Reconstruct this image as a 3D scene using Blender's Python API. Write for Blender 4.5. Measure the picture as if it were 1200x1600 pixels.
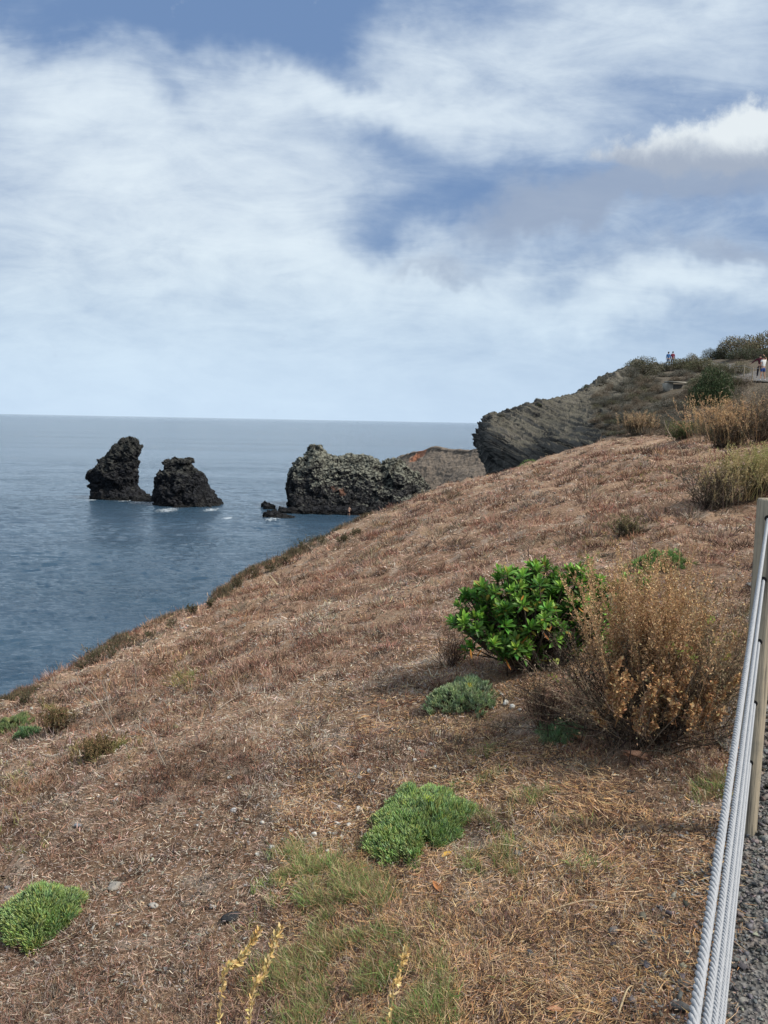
import bpy, math, random
import numpy as np
from mathutils import Vector, Matrix
R = math.radians
for o in list(bpy.data.objects): bpy.data.objects.remove(o)
SC = bpy.context.scene
COL = SC.collection
random.seed(5)

# ------------------------------------------------------------ camera
FPX = 1256.0                       # focal length in pixels of the 1200 x 1600 frame
PITCH, ROLL, EYE = R(6.48), R(1.09), np.array([0., 0., 15.])
cf = np.array([0, math.cos(PITCH), -math.sin(PITCH)])
cu0 = np.array([0, math.sin(PITCH), math.cos(PITCH)])
cr0 = np.array([1., 0, 0])
cr = math.cos(ROLL)*cr0 + math.sin(ROLL)*cu0
cu = -math.sin(ROLL)*cr0 + math.cos(ROLL)*cu0
cam = bpy.data.cameras.new('camera'); camo = bpy.data.objects.new('camera', cam); COL.objects.link(camo)
cam.sensor_fit = 'VERTICAL'; cam.sensor_height = 36; cam.lens = 36*FPX/1600
cam.clip_start = 0.05; cam.clip_end = 60000
m = Matrix.Identity(4)
for i in range(3):
    m[i][0] = cr[i]; m[i][1] = cu[i]; m[i][2] = -cf[i]; m[i][3] = EYE[i]
camo.matrix_world = m
SC.camera = camo

def ray(px, py):
    d = cf + cr*((px-600)/FPX) - cu*((py-800)/FPX)
    return d/d[1]
def P(px, py, Y):                  # the point seen at a pixel, Y metres in front of the lens
    return EYE + ray(px, py)*Y

# ------------------------------------------------------------ light
SUN_AZ, SUN_EL = R(105), R(48)     # clockwise from +Y (the view direction)
SC.view_settings.view_transform = 'Standard'; SC.view_settings.look = 'None'
SC.view_settings.exposure = 0.66; SC.view_settings.gamma = 1
sun = bpy.data.lights.new('sun', 'SUN'); suno = bpy.data.objects.new('sun', sun); COL.objects.link(suno)
sun.energy = 3.4; sun.angle = R(11); sun.color = (1, .95, .87)
sd = Vector((math.sin(SUN_AZ)*math.cos(SUN_EL), math.cos(SUN_AZ)*math.cos(SUN_EL), math.sin(SUN_EL)))
suno.rotation_euler = sd.to_track_quat('Z', 'Y').to_euler()

class NT:                          # small helper for node trees
    def __init__(s, t): s.t = t; t.nodes.clear()
    def n(s, typ, ins=None, **kw):
        nd = s.t.nodes.new(typ)
        for k, v in kw.items(): setattr(nd, k, v)
        for k, v in (ins or {}).items():
            sock = nd.inputs[k]
            if isinstance(v, bpy.types.NodeSocket): s.t.links.new(v, sock)
            else:
                if hasattr(sock.default_value, '__len__') and len(sock.default_value) == 4 and len(v) == 3: v = (*v, 1)
                sock.default_value = v
        return nd
    def m(s, op, a, b=0.0, c=None, clamp=False):
        ins = {0: a, 1: b}
        if c is not None: ins[2] = c
        return s.n('ShaderNodeMath', ins, operation=op, use_clamp=clamp).outputs[0]
    def mix(s, f, a, b, bt='MIX'):
        nd = s.t.nodes.new('ShaderNodeMix'); nd.data_type = 'RGBA'; nd.blend_type = bt
        for sock, v in ((nd.inputs[0], f), (nd.inputs[6], a), (nd.inputs[7], b)):
            if isinstance(v, bpy.types.NodeSocket): s.t.links.new(v, sock)
            else:
                if hasattr(v, '__len__') and len(v) == 3: v = (*v, 1)
                sock.default_value = v
        return nd.outputs[2]
    def smooth(s, v, lo, hi, a=0.0, b=1.0):
        return s.n('ShaderNodeMapRange', {0: v, 1: lo, 2: hi, 3: a, 4: b}, interpolation_type='SMOOTHSTEP').outputs[0]
    def noise(s, vec, scale, detail=4, rough=.5, dist=0.0, dim='3D'):
        return s.n('ShaderNodeTexNoise', {'Vector': vec, 'Scale': scale, 'Detail': detail, 'Roughness': rough, 'Distortion': dist}, noise_dimensions=dim)

def build_world():
    w = bpy.data.worlds.new('World'); SC.world = w; w.use_nodes = True
    t = NT(w.node_tree)
    co = t.n('ShaderNodeTexCoord').outputs['Generated']
    sky = t.n('ShaderNodeTexSky', sky_type='NISHITA', sun_disc=False, sun_elevation=SUN_EL, sun_rotation=SUN_AZ,
              altitude=0, air_density=1.0, dust_density=1.6, ozone_density=2.0).outputs[0]
    sp = t.n('ShaderNodeSeparateXYZ', {0: co}).outputs
    ya = t.m('MAXIMUM', t.m('ABSOLUTE', sp[1]), .12)
    u0 = t.m('DIVIDE', sp[0], ya); w0 = t.m('DIVIDE', sp[2], ya)
    uv = t.n('ShaderNodeCombineXYZ', {0: u0, 1: w0, 2: 0.0}).outputs[0]
    # organic warp of the layout
    wn = t.noise(uv, 4.0, 5, .6).outputs['Color']
    wv = t.n('ShaderNodeVectorMath', {0: wn, 1: (.5, .5, .5)}, operation='SUBTRACT').outputs[0]
    wv2 = t.n('ShaderNodeVectorMath', {0: wv, 3: .24}, operation='SCALE'); 
    wu = t.n('ShaderNodeVectorMath', {0: uv, 1: wv2.outputs[0]}, operation='ADD').outputs[0]
    s2 = t.n('ShaderNodeSeparateXYZ', {0: wu}).outputs
    def gauss(px, py, rx, ry, ang=0, U=s2[0], W=s2[1]):
        d = ray(px, py); a, b = float(d[0]), float(d[2]); rx, ry = rx/FPX, ry/FPX
        du, dw = t.m('SUBTRACT', U, a), t.m('SUBTRACT', W, b)
        c, s_ = math.cos(R(ang)), math.sin(R(ang))
        p = t.m('ADD', t.m('MULTIPLY', du, c/rx), t.m('MULTIPLY', dw, s_/rx))
        q = t.m('ADD', t.m('MULTIPLY', du, -s_/ry), t.m('MULTIPLY', dw, c/ry))
        e = t.m('ADD', t.m('MULTIPLY', p, p), t.m('MULTIPLY', q, q))
        return t.m('EXPONENT', t.m('MULTIPLY', e, -1.0))
    D = None
    G = [  # px, py, rx, ry, angle, weight  : high veil (+) and gaps of blue (-)
        (200, 430, 430, 230, 0, .56), (60, 170, 250, 80, -25, .40), (330, 170, 190, 90, 0, .26), (560, 150, 190, 34, -6, .48),
        (640, 60, 110, 60, -40, .22), (900, 60, 320, 80, 10, .44), (470, 290, 120, 120, 0, .20), (600, 420, 230, 45, -4, .42), (760, 240, 60, 160, 55, .16),
        (1080, 450, 260, 40, 3, .45), (300, 620, 500, 70, 0, .12), (880, 480, 350, 50, 4, .26), (700, 590, 300, 70, 0, .12), (1150, 60, 180, 130, 0, .26), (900, 180, 260, 40, 14, .18),
        (130, 10, 360, 55, 0, -.55), (470, 20, 170, 60, 0, -.50), (240, 175, 30, 66, 15, -.34), (630, 225, 110, 40, -8, -.34), (800, 290, 120, 42, 12, -.36),
        (580, 355, 80, 40, 0, -.32), (700, 350, 120, 36, 10, -.18), (560, 100, 60, 18, 0, -.18), (1000, 150, 130, 34, 8, -.12)]
    for px, py, rx, ry, an, wt in G:
        g = t.m('MULTIPLY', gauss(px, py, rx, ry, an), wt)
        D = g if D is None else t.m('ADD', D, g)
    st = t.n('ShaderNodeMapping', {0: uv, 'Rotation': (0, 0, R(-12)), 'Scale': (1.0, 2.4, 1)}).outputs[0]
    n1 = t.noise(st, 4.2, 8, .62, .5).outputs[0]
    n2 = t.noise(st, 15, 7, .6, .2).outputs[0]
    D = t.m('ADD', D, t.m('MULTIPLY', t.m('SUBTRACT', n1, .5), 1.15))
    D = t.m('ADD', D, t.m('MULTIPLY', t.m('SUBTRACT', n2, .5), .34))
    n3 = t.noise(t.n('ShaderNodeMapping', {0: uv, 'Rotation': (0, 0, R(38)), 'Scale': (1.0, 3.6, 1)}).outputs[0], 7, 8, .66, .9).outputs[0]
    D = t.m('ADD', D, t.m('MULTIPLY', t.m('SUBTRACT', n3, .5), .6))
    D = t.m('ADD', D, t.smooth(w0, .50, .95, .13, .60))
    D = t.smooth(D, -.32, 1.18, .04, .92)
    skyb = t.mix(.85, sky, (.85, 1.55, 3.0))
    hz = t.smooth(w0, .30, 0.0)
    veil = t.mix(hz, (5.3, 5.95, 6.4), (5.2, 6.1, 6.6))
    base = t.mix(D, skyb, veil)
    # pale band at the horizon
    hb = t.smooth(w0, .20, -.01, 0, .8)
    base = t.mix(hb, base, (4.1, 5.15, 6.3))
    # heavier grey underside clouds
    nn = t.noise(uv, 9, 7, .62, .3).outputs[0]
    nv = t.m('MULTIPLY', t.m('SUBTRACT', nn, .5), .9)
    gr = t.m('ADD', t.m('ADD', gauss(1080, 278, 230, 46, 10), t.m('MULTIPLY', gauss(880, 345, 170, 34, 16), .75)),
             t.m('ADD', t.m('MULTIPLY', gauss(1130, 395, 160, 22, 5), .6), t.m('MULTIPLY', gauss(700, 425, 90, 14, 2), .45)))
    gm = t.smooth(t.m('ADD', t.m('MULTIPLY', gr, 1.2), nv), .15, 1.0, 0, .82)
    base = t.mix(gm, base, (2.1, 2.6, 3.5))
    # bright heaped top
    cn = t.noise(uv, 17, 8, .62).outputs[0]
    cu_ = t.m('ADD', t.m('ADD', gauss(1130, 228, 135, 44, 4, u0, w0), t.m('MULTIPLY', gauss(1000, 246, 70, 12, 0, u0, w0), .75)), gauss(1240, 225, 120, 45, 0, u0, w0))
    cm = t.smooth(t.m('ADD', cu_, t.m('MULTIPLY', t.m('SUBTRACT', cn, .5), 2.3)), .30, .95, 0, .93)
    a0 = float(ray(1120, 262)[2]); a1 = float(ray(1120, 205)[2])
    ccol = t.mix(t.smooth(t.m('ADD', w0, t.m('MULTIPLY', t.m('SUBTRACT', nn, .5), .10)), a0, a1), (2.5, 2.9, 3.6), (5.4, 5.8, 6.0))
    base = t.mix(cm, base, ccol)
    bg = t.n('ShaderNodeBackground', {0: base, 1: .097})
    t.n('ShaderNodeOutputWorld', {0: bg.outputs[0]})
build_world()

# ------------------------------------------------------------ noise (numpy)
def _h(ix, iy, iz, s):
    with np.errstate(over='ignore'):
        h = (ix.astype(np.int64)*374761393 + iy.astype(np.int64)*668265263 + iz.astype(np.int64)*2147483647 + s*974634777) & 0xffffffff
        h = ((h ^ (h >> 13))*1274126177) & 0xffffffff
        h = ((h ^ (h >> 15))*2246822519) & 0xffffffff
    return ((h ^ (h >> 16)) & 0xffffff)/16777215.0
def vnoise(p, s=0):
    f = np.floor(p); t = p-f; t = t*t*(3-2*t); i = f.astype(np.int64); r = 0
    for dx in (0, 1):
        for dy in (0, 1):
            for dz in (0, 1):
                w = (t[:, 0] if dx else 1-t[:, 0])*(t[:, 1] if dy else 1-t[:, 1])*(t[:, 2] if dz else 1-t[:, 2])
                r = r + w*_h(i[:, 0]+dx, i[:, 1]+dy, i[:, 2]+dz, s)
    return r*2-1
def fbm(p, scale, octv=4, gain=.5, s=0):
    a, r, q = 1.0, 0, p/scale
    for o in range(octv):
        r = r + a*vnoise(q, s+o); a *= gain; q = q*2.03+17.1
    return r
def worley(p, scale, s=0):
    q = p/scale; i = np.floor(q).astype(np.int64); f1 = np.full(len(p), 9.); f2 = f1.copy(); cid = np.zeros(len(p))
    for dx in (-1, 0, 1):
        for dy in (-1, 0, 1):
            for dz in (-1, 0, 1):
                c = i + np.array([dx, dy, dz])
                a, b, e = (_h(c[:, 0], c[:, 1], c[:, 2], s+k) for k in (1, 2, 3))
                d = np.sqrt((c[:, 0]+a-q[:, 0])**2+(c[:, 1]+b-q[:, 1])**2+(c[:, 2]+e-q[:, 2])**2)
                nearer = d < f1
                f2 = np.where(nearer, f1, np.minimum(f2, d)); cid = np.where(nearer, a, cid); f1 = np.where(nearer, d, f1)
    return f1, f2, cid
def facets(p, scale, amp, tilt, s=0):
    q = p/scale; i = np.floor(q).astype(np.int64); f1 = np.full(len(p), 9.); cid = np.zeros(len(p)); off = np.zeros((len(p), 3)); rd = np.zeros((len(p), 3))
    for dx in (-1, 0, 1):
        for dy in (-1, 0, 1):
            for dz in (-1, 0, 1):
                c = i + np.array([dx, dy, dz])
                a, b, e, g = (_h(c[:, 0], c[:, 1], c[:, 2], s+k) for k in (1, 2, 3, 4))
                o = q-np.stack([c[:, 0]+a, c[:, 1]+b, c[:, 2]+e], 1); d = np.linalg.norm(o*[1, 1, 1.25], axis=1)
                m_ = d < f1; f1 = np.where(m_, d, f1); cid = np.where(m_, g, cid); off = np.where(m_[:, None], o, off)
                rd = np.where(m_[:, None], np.stack([b-.5, e-.5, a-.5], 1)*2, rd)
    return scale*(amp*(cid-.5)+tilt*(off*rd).sum(1))
def fbm2(x, y, scale, octv=4, gain=.5, s=0):
    return fbm(np.stack([x, y, np.zeros_like(x)], 1), scale, octv, gain, s)
def sstep(a, b, x):
    t = np.clip((x-a)/(b-a), 0, 1); return t*t*(3-2*t)

# ------------------------------------------------------------ materials
def mat(name, build):
    m = bpy.data.materials.new(name); m.use_nodes = True
    t = NT(m.node_tree); sh = build(t)
    t.n('ShaderNodeOutputMaterial', {0: sh}); return m
def bsdf(t, col, rough=.8, spec=.3, nrm=None, **kw):
    ins = {'Base Color': col, 'Roughness': rough, 'Specular IOR Level': spec}
    if nrm is not None: ins['Normal'] = nrm
    ins.update(kw)
    return t.n('ShaderNodeBsdfPrincipled', ins).outputs[0]
def bump(t, h, dist, strength=1.0):
    return t.n('ShaderNodeBump', {'Height': h, 'Distance': dist, 'Strength': strength}).outputs[0]
def plantmat(name, rough=.75, trans=.25, spec=.2):
    def b(t):
        c = t.n('ShaderNodeVertexColor', layer_name='Col').outputs[0]
        s = bsdf(t, c, rough, spec)
        if not trans: return s
        tr = t.n('ShaderNodeBsdfTranslucent', {0: c}).outputs[0]
        return t.n('ShaderNodeMixShader', {0: trans, 1: s, 2: tr}).outputs[0]
    return mat(name, b)
M_DRY = plantmat('dry_stalk', .85, .15, .1)
M_LEAF = plantmat('leaf', .5, .28, .3)
M_SUCC = plantmat('succulent', .5, .15, .35)
M_SCRUB = plantmat('scrub_leaf', .8, .1, .15)
M_STONE = mat('stone', lambda t: (lambda oc, c: bsdf(t, t.mix(t.noise(oc, 30, 6, .65).outputs[0], c, t.mix(.6, c, (.02, .02, .02), 'MULTIPLY')), .9, .2,
        bump(t, t.noise(oc, 60, 6, .7).outputs[0], .01)))(t.n('ShaderNodeTexCoord').outputs['Object'], t.n('ShaderNodeVertexColor', layer_name='Col').outputs[0]))
def plain(name, col, rough=.8, spec=.3, metal=0, var=.25, sc=20):
    def b(t):
        oc = t.n('ShaderNodeTexCoord').outputs['Object']
        n = t.noise(oc, sc, 5, .6).outputs[0]
        c = t.mix(n, tuple(x*(1-var) for x in col), tuple(min(1, x*(1+var)) for x in col))
        return bsdf(t, c, rough, spec, bump(t, n, .004), Metallic=metal)
    return mat(name, b)

def b_ground(t):
    oc = t.n('ShaderNodeTexCoord').outputs['Object']
    big = t.noise(oc, .45, 5, .6).outputs[0]; mid = t.noise(oc, 3.0, 6, .65).outputs[0]; fine = t.noise(oc, 38, 8, .75).outputs[0]
    vf = t.n('ShaderNodeTexNoise', {'Vector': oc, 'Scale': 140, 'Detail': 4, 'Roughness': .7}).outputs[0]
    c = t.mix(t.smooth(big, .38, .62), (.22, .135, .085), (.33, .22, .142))
    c = t.mix(t.smooth(mid, .52, .66), c, (.34, .265, .205))
    c = t.mix(t.smooth(mid, .46, .33), c, (.115, .066, .045))
    c = t.mix(t.smooth(fine, .50, .70, 0, .75), c, (.42, .33, .26))
    c = t.mix(t.smooth(fine, .48, .34, 0, .85), c, (.045, .028, .021))
    yy = t.n('ShaderNodeSeparateXYZ', {0: oc}).outputs[1]
    c = t.mix(t.smooth(t.m('ADD', yy, t.m('MULTIPLY', t.m('SUBTRACT', big, .5), 14.0)), 44, 54, 0, .9), c, t.mix(t.smooth(fine, .4, .6), (.05, .046, .036), (.105, .092, .07)))
    # darker basalt rubble where the ground drops to the sea
    z = t.n('ShaderNodeSeparateXYZ', {0: oc}).outputs[2]
    f = t.smooth(t.m('ADD', z, t.m('MULTIPLY', mid, 2.0)), 11.6, 9.5)
    c = t.mix(f, c, (.07, .062, .055))
    h = t.m('ADD', t.m('MULTIPLY', fine, .6), t.m('MULTIPLY', vf, .4))
    return bsdf(t, c, .95, .1, bump(t, h, .03, 1.0))
M_GROUND = mat('dry_ground', b_ground)

def b_gravel(t):
    oc = t.n('ShaderNodeTexCoord').outputs['Object']
    v = t.n('ShaderNodeTexVoronoi', {'Vector': oc, 'Scale': 75, 'Randomness': 1})
    n = t.noise(oc, 2.2, 5, .6).outputs[0]
    c = t.mix(t.n('ShaderNodeSeparateColor', {0: v.outputs['Color']}).outputs[0], (.075, .070, .065), (.18, .17, .158))
    c = t.mix(t.smooth(n, .5, .7, 0, .5), c, (.15, .11, .085))
    return bsdf(t, c, .9, .25, bump(t, v.outputs[0], .012, 1.0))
M_GRAVEL = mat('dark_gravel', b_gravel)

def b_strata(t):                    # tilted tuff beds of the headland
    oc = t.n('ShaderNodeTexCoord').outputs['Object']
    n = t.noise(oc, .5, 6, .6).outputs[0]; f = t.noise(oc, 4, 7, .7).outputs[0]
    mr = t.n('ShaderNodeMapping', {0: oc, 'Rotation': (0, R(-36), 0)}).outputs[0]
    mp = t.n('ShaderNodeMapping', {0: mr, 'Scale': (.10, .16, 1.9)}).outputs[0]
    ln = t.noise(mp, 1.2, 7, .68, .15).outputs[0]
    c = t.mix(t.smooth(n, .35, .65), (.078, .071, .063), (.135, .122, .105))
    c = t.mix(t.smooth(ln, .50, .40, 0, .85), c, (.022, .020, .019))
    c = t.mix(t.smooth(ln, .54, .64, 0, .6), c, (.17, .15, .125))
    c = t.mix(t.smooth(f, .55, .75, 0, .6), c, (.19, .17, .14))
    nz = t.n('ShaderNodeSeparateXYZ', {0: t.n('ShaderNodeNewGeometry').outputs['Normal']}).outputs[2]
    c = t.mix(t.m('MULTIPLY', t.smooth(nz, .45, .8), t.smooth(f, .35, .6)), c, (.115, .105, .080))
    return bsdf(t, c, .95, .1, bump(t, t.m('ADD', ln, f), .10, 1.0))
M_STRATA = mat('layered_tuff', b_strata)

def rockmat(name, dark, light, lich, amt, rust=None, rustc=(.26, .11, .055), cracks=.85):
    def b(t):
        oc = t.n('ShaderNodeTexCoord').outputs['Object']
        n = t.noise(oc, .35, 6, .65).outputs[0]; f = t.noise(oc, 2.2, 8, .72).outputs[0]
        ge = t.n('ShaderNodeNewGeometry').outputs['Normal']; sp = t.n('ShaderNodeSeparateXYZ', {0: ge}).outputs
        po = t.n('ShaderNodeSeparateXYZ', {0: oc}).outputs
        c = t.mix(t.smooth(f, .38, .62), dark, light)
        up = t.m('ADD', t.m('MULTIPLY', sp[2], .30), t.m('ADD', t.m('MULTIPLY', n, .9), t.m('MULTIPLY', t.m('SUBTRACT', po[2], 6.0), .05)))  # lichen thins towards the foot, partly to paint in the overhang's shade
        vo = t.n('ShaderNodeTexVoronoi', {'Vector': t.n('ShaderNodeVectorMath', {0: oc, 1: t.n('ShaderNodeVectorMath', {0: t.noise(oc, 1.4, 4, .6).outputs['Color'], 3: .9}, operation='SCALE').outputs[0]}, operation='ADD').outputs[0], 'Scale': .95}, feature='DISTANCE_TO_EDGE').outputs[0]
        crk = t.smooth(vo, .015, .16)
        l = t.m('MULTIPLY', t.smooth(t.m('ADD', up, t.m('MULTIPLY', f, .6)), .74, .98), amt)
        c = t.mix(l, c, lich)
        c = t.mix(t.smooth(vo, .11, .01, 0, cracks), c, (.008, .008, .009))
        if rust:
            for (cx, cy, cz, rr) in rust:
                d = t.n('ShaderNodeVectorMath', {0: oc, 1: (cx, cy, cz)}, operation='DISTANCE').outputs['Value']
                d = t.m('ADD', d, t.m('MULTIPLY', t.m('SUBTRACT', n, .5), rr*2.5))
                c = t.mix(t.smooth(t.m('ADD', d, t.m('MULTIPLY', f, rr*.6)), rr*1.3, rr*.7, 0, .85), c, rustc)
        c = t.mix(t.smooth(po[2], .9, .2), c, (.012, .012, .012))     # wet tide line
        return bsdf(t, c, .9, .25, bump(t, t.m('ADD', t.m('MULTIPLY', f, .6), t.m('MULTIPLY', crk, .8*cracks)), .35, 1.0))
    return mat(name, b)

def b_water(t):
    oc = t.n('ShaderNodeTexCoord').outputs['Object']
    mp = t.n('ShaderNodeMapping', {0: oc, 'Rotation': (0, 0, R(-12)), 'Scale': (.45, 1, 1)}).outputs[0]
    a = t.noise(mp, 2.0, 6, .66, .5).outputs[0]; b = t.noise(mp, 6.5, 4, .6, .3).outputs[0]; l = t.noise(mp, .09, 4, .55).outputs[0]
    ms = t.n('ShaderNodeMapping', {0: oc, 'Rotation': (0, 0, R(8)), 'Scale': (.12, .6, 1)}).outputs[0]
    slick = t.noise(ms, .035, 5, .6).outputs[0]
    k = t.smooth(slick, .40, .62, .45, 1.1)
    h = t.m('ADD', t.m('MULTIPLY', a, .45), t.m('ADD', t.m('MULTIPLY', b, .15), t.m('MULTIPLY', l, .35)))
    far_ = t.smooth(t.n('ShaderNodeSeparateXYZ', {0: oc}).outputs[1], 90, 700, .85, 5.0)
    nr = bump(t, t.m('MULTIPLY', h, k), far_, 1.0)
    c = t.mix(t.smooth(l, .35, .65), (.026, .056, .090), (.032, .066, .102))
    fo = None
    for px, py, rr_ in ((196, 782, 2.2), (222, 784, 3.2), (262, 797, 3.0), (330, 797, 2.2), (145, 781, 1.6), (425, 812, 2.0), (452, 797, 1.5), (356, 810, 1.3)):
        d_ = ray(px, py); Yw = 15.0/-d_[2]
        g = t.smooth(t.n('ShaderNodeVectorMath', {0: t.n('ShaderNodeVectorMath', {0: oc, 1: (1, .45, 0)}, operation='MULTIPLY').outputs[0], 1: (float(d_[0]*Yw), float(Yw*.45), 0)}, operation='DISTANCE').outputs['Value'], rr_, 0, 0, 1)
        fo = g if fo is None else t.m('MAXIMUM', fo, g)
    fn = t.noise(oc, 2.6, 7, .75).outputs[0]
    fm = t.smooth(t.m('ADD', fn, t.m('MULTIPLY', fo, .22)), .62, .72, 0, .75)
    fm = t.m('MULTIPLY', fm, t.smooth(fo, .0, .3))
    c = t.mix(fm, c, (.6, .65, .68))
    return bsdf(t, c, .06, .5, nr, IOR=1.34)
M_WATER = mat('sea_water', b_water)

# ------------------------------------------------------------ object helpers
def tag(o, label=None, cat=None, group=None, kind=None):
    if label: o['label'] = label
    if cat: o['category'] = cat
    if group: o['group'] = group
    if kind: o['kind'] = kind
    return o
def empty(name, loc, label, cat, group=None):
    o = bpy.data.objects.new(name, None); COL.objects.link(o); o.location = [float(v) for v in loc]
    o.empty_display_size = .1
    return tag(o, label, cat, group)
class Acc:                         # collects quads with a colour per vertex
    def __init__(s): s.v = []; s.f = []; s.c = []; s.n = 0
    def add(s, v, f, c):
        v = np.asarray(v, float).reshape(-1, 3); f = np.asarray(f, np.int64).reshape(-1, 4)
        c = np.asarray(c, float)
        if c.ndim == 1: c = np.tile(c, (len(v), 1))
        s.v.append(v); s.f.append(f+s.n); s.c.append(c); s.n += len(v); return s
    def build(s, name, mt, parent=None, smooth=False, origin=None):
        v = np.concatenate(s.v); f = np.concatenate(s.f); c = np.concatenate(s.c)
        if parent is not None: v = v-np.array(parent.location)
        elif origin is not None: v = v-np.asarray(origin)
        o = mesh_np(name, v, f, mt, c, smooth)
        if parent is not None: o.parent = parent
        elif origin is not None: o.location = [float(x) for x in origin]
        return o
def mesh_np(name, v, f, mt, c=None, smooth=False):
    me = bpy.data.meshes.new(name)
    v = np.ascontiguousarray(v, np.float32); f = np.ascontiguousarray(f, np.int32)
    me.vertices.add(len(v)); me.vertices.foreach_set('co', v.ravel())
    k = f.shape[1]
    me.loops.add(f.size); me.loops.foreach_set('vertex_index', f.ravel())
    me.polygons.add(len(f)); me.polygons.foreach_set('loop_start', np.arange(0, f.size, k, dtype=np.int32))
    me.polygons.foreach_set('loop_total', np.full(len(f), k, np.int32))
    if smooth: me.polygons.foreach_set('use_smooth', np.ones(len(f), bool))
    me.update(calc_edges=True)
    if c is not None:
        at = me.color_attributes.new('Col', 'FLOAT_COLOR', 'POINT')
        cc = np.ones((len(v), 4), np.float32); cc[:, :3] = c; at.data.foreach_set('color', cc.ravel())
    me.materials.append(mt)
    o = bpy.data.objects.new(name, me); COL.objects.link(o); return o
def gridfaces(nu, nv, wrap=False):
    i, j = np.meshgrid(np.arange(nu-1), np.arange(nv if wrap else nv-1), indexing='ij')
    j2 = (j+1) % nv
    return np.stack([i*nv+j, (i+1)*nv+j, (i+1)*nv+j2, i*nv+j2], -1).reshape(-1, 4)
def nrm(a): return a/np.maximum(np.linalg.norm(a, axis=-1, keepdims=True), 1e-9)

RG = np.random.default_rng(11)
def jitcol(c, n, v=.25, hue=.08, rg=RG):
    c = np.asarray(c, float)
    if c.ndim == 1: c = np.tile(c, (n, 1))
    return np.clip(c*(1+rg.normal(0, v, (n, 1)))*(1+rg.normal(0, hue, (n, 3))), .004, .9)
def palcol(pal, n, v=.2, rg=RG, w=None):
    pal = np.asarray(pal, float); k = rg.choice(len(pal), n, p=w); return jitcol(pal[k], n, v, .05, rg)
def ribbons(acc, base, d, L, W, curl, col, prof=(1, .8, .1), rg=RG, fold=0.0, side=None):
    n = len(base); k = len(prof)
    L = np.broadcast_to(L, n)[:, None]; W = np.broadcast_to(W, n)[:, None]
    if side is None: side = np.cross(d, rg.normal(size=(n, 3)))
    side = nrm(side)
    V = np.zeros((n, k, 2, 3))
    for i, p in enumerate(prof):
        t = i/(k-1); c = base + d*L*t + curl*L*t*t
        V[:, i, 0] = c-side*W*p*.5; V[:, i, 1] = c+side*W*p*.5
    idx = np.arange(n)[:, None, None]*(2*k)
    seg = np.arange(k-1)[None, :, None]*2
    F = (idx+seg+np.array([0, 1, 3, 2])[None, None, :]).reshape(-1, 4)
    acc.add(V.reshape(-1, 3), F, np.repeat(col, 2*k, 0))
def tubes(acc, pl, r0, r1, col, ns=3):
    n, k, _ = pl.shape                       # polylines n x k x 3
    d = nrm(np.gradient(pl, axis=1)); ref = np.where(np.abs(d[:, :, 2:3]) > .9, [[[1., 0, 0]]], [[[0, 0, 1.]]])
    a = nrm(np.cross(d, ref)); b = np.cross(d, a)
    r = np.broadcast_to(r0, n)[:, None]*(1-np.linspace(0, 1, k)) + np.broadcast_to(r1, n)[:, None]*np.linspace(0, 1, k)
    th = np.arange(ns)*2*math.pi/ns
    V = pl[:, :, None]+r[:, :, None, None]*(a[:, :, None]*np.cos(th)[None, None, :, None]+b[:, :, None]*np.sin(th)[None, None, :, None])
    i = np.arange(n)[:, None, None]*k*ns; s = np.arange(k-1)[None, :, None]*ns; j = np.arange(ns)[None, None, :]; j2 = (j+1) % ns
    F = np.stack([i+s+j, i+s+j2, i+s+ns+j2, i+s+ns+j], -1).reshape(-1, 4)
    acc.add(V.reshape(-1, 3), F, np.repeat(col, k*ns, 0))
def cone_dirs(n, tilt_max, rg=RG, tilt_min=0, lean=(0, 0)):
    az = rg.uniform(0, 2*math.pi, n); ti = np.radians(rg.uniform(tilt_min, tilt_max, n))
    d = np.stack([np.sin(ti)*np.cos(az)+lean[0], np.sin(ti)*np.sin(az)+lean[1], np.cos(ti)], 1); return nrm(d)
def stems(base, d, L, k, rg=RG, up=.2, jit=.12):
    n = len(base); L = np.broadcast_to(L, n); pl = np.zeros((n, k, 3)); pl[:, 0] = base; d = d.copy()
    for i in range(1, k):
        d = nrm(d+rg.normal(0, jit, (n, 3))+np.array([0, 0, up/k])); pl[:, i] = pl[:, i-1]+d*(L/(k-1))[:, None]
    return pl
def along(pl, m, t0, t1, rg=RG):
    n, k, _ = pl.shape; i = rg.integers(0, n, m); t = rg.uniform(t0, t1, m)*(k-1); a = np.minimum(t.astype(int), k-2); f = (t-a)[:, None]
    p = pl[i, a]*(1-f)+pl[i, a+1]*f; return p, nrm(pl[i, a+1]-pl[i, a])

# ------------------------------------------------------------ terrain height
def fence_x(y): return .497*y-.05
ctrl = []
for y, dr in ((-4, 2.15), (-2, 2.0), (0, 1.85), (1.5, 1.72), (3.1, 1.6), (7, 1.35), (12, 1.05), (20, .5), (30, -.3), (45, -1.9)):
    for off in (.15, 1.1, 2.2): ctrl.append((fence_x(y)+off, y, 15-dr))
    ctrl.append((fence_x(y)+6, y, 15-dr+.7)); ctrl.append((fence_x(y)+16, y, 15-dr+2.5))
for x, y, dr in ((-1, 2, 2.12), (.2, 3, 1.80), (-2, 4, 2.45), (0, 5.2, 1.93), (1.4, 5.2, 1.62), (-.6, 9, 2.35), (2.5, 9, 1.45), (2, 16, 1.75), (5, 16, .98),
                 (-3, 0, 2.6), (-6, 0, 3.6), (-5, 4, 3.2), (-9, 6, 4.6), (3, 26, 2.0), (8, 26, .8)):
    ctrl.append((x, y, 15-dr))
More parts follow.
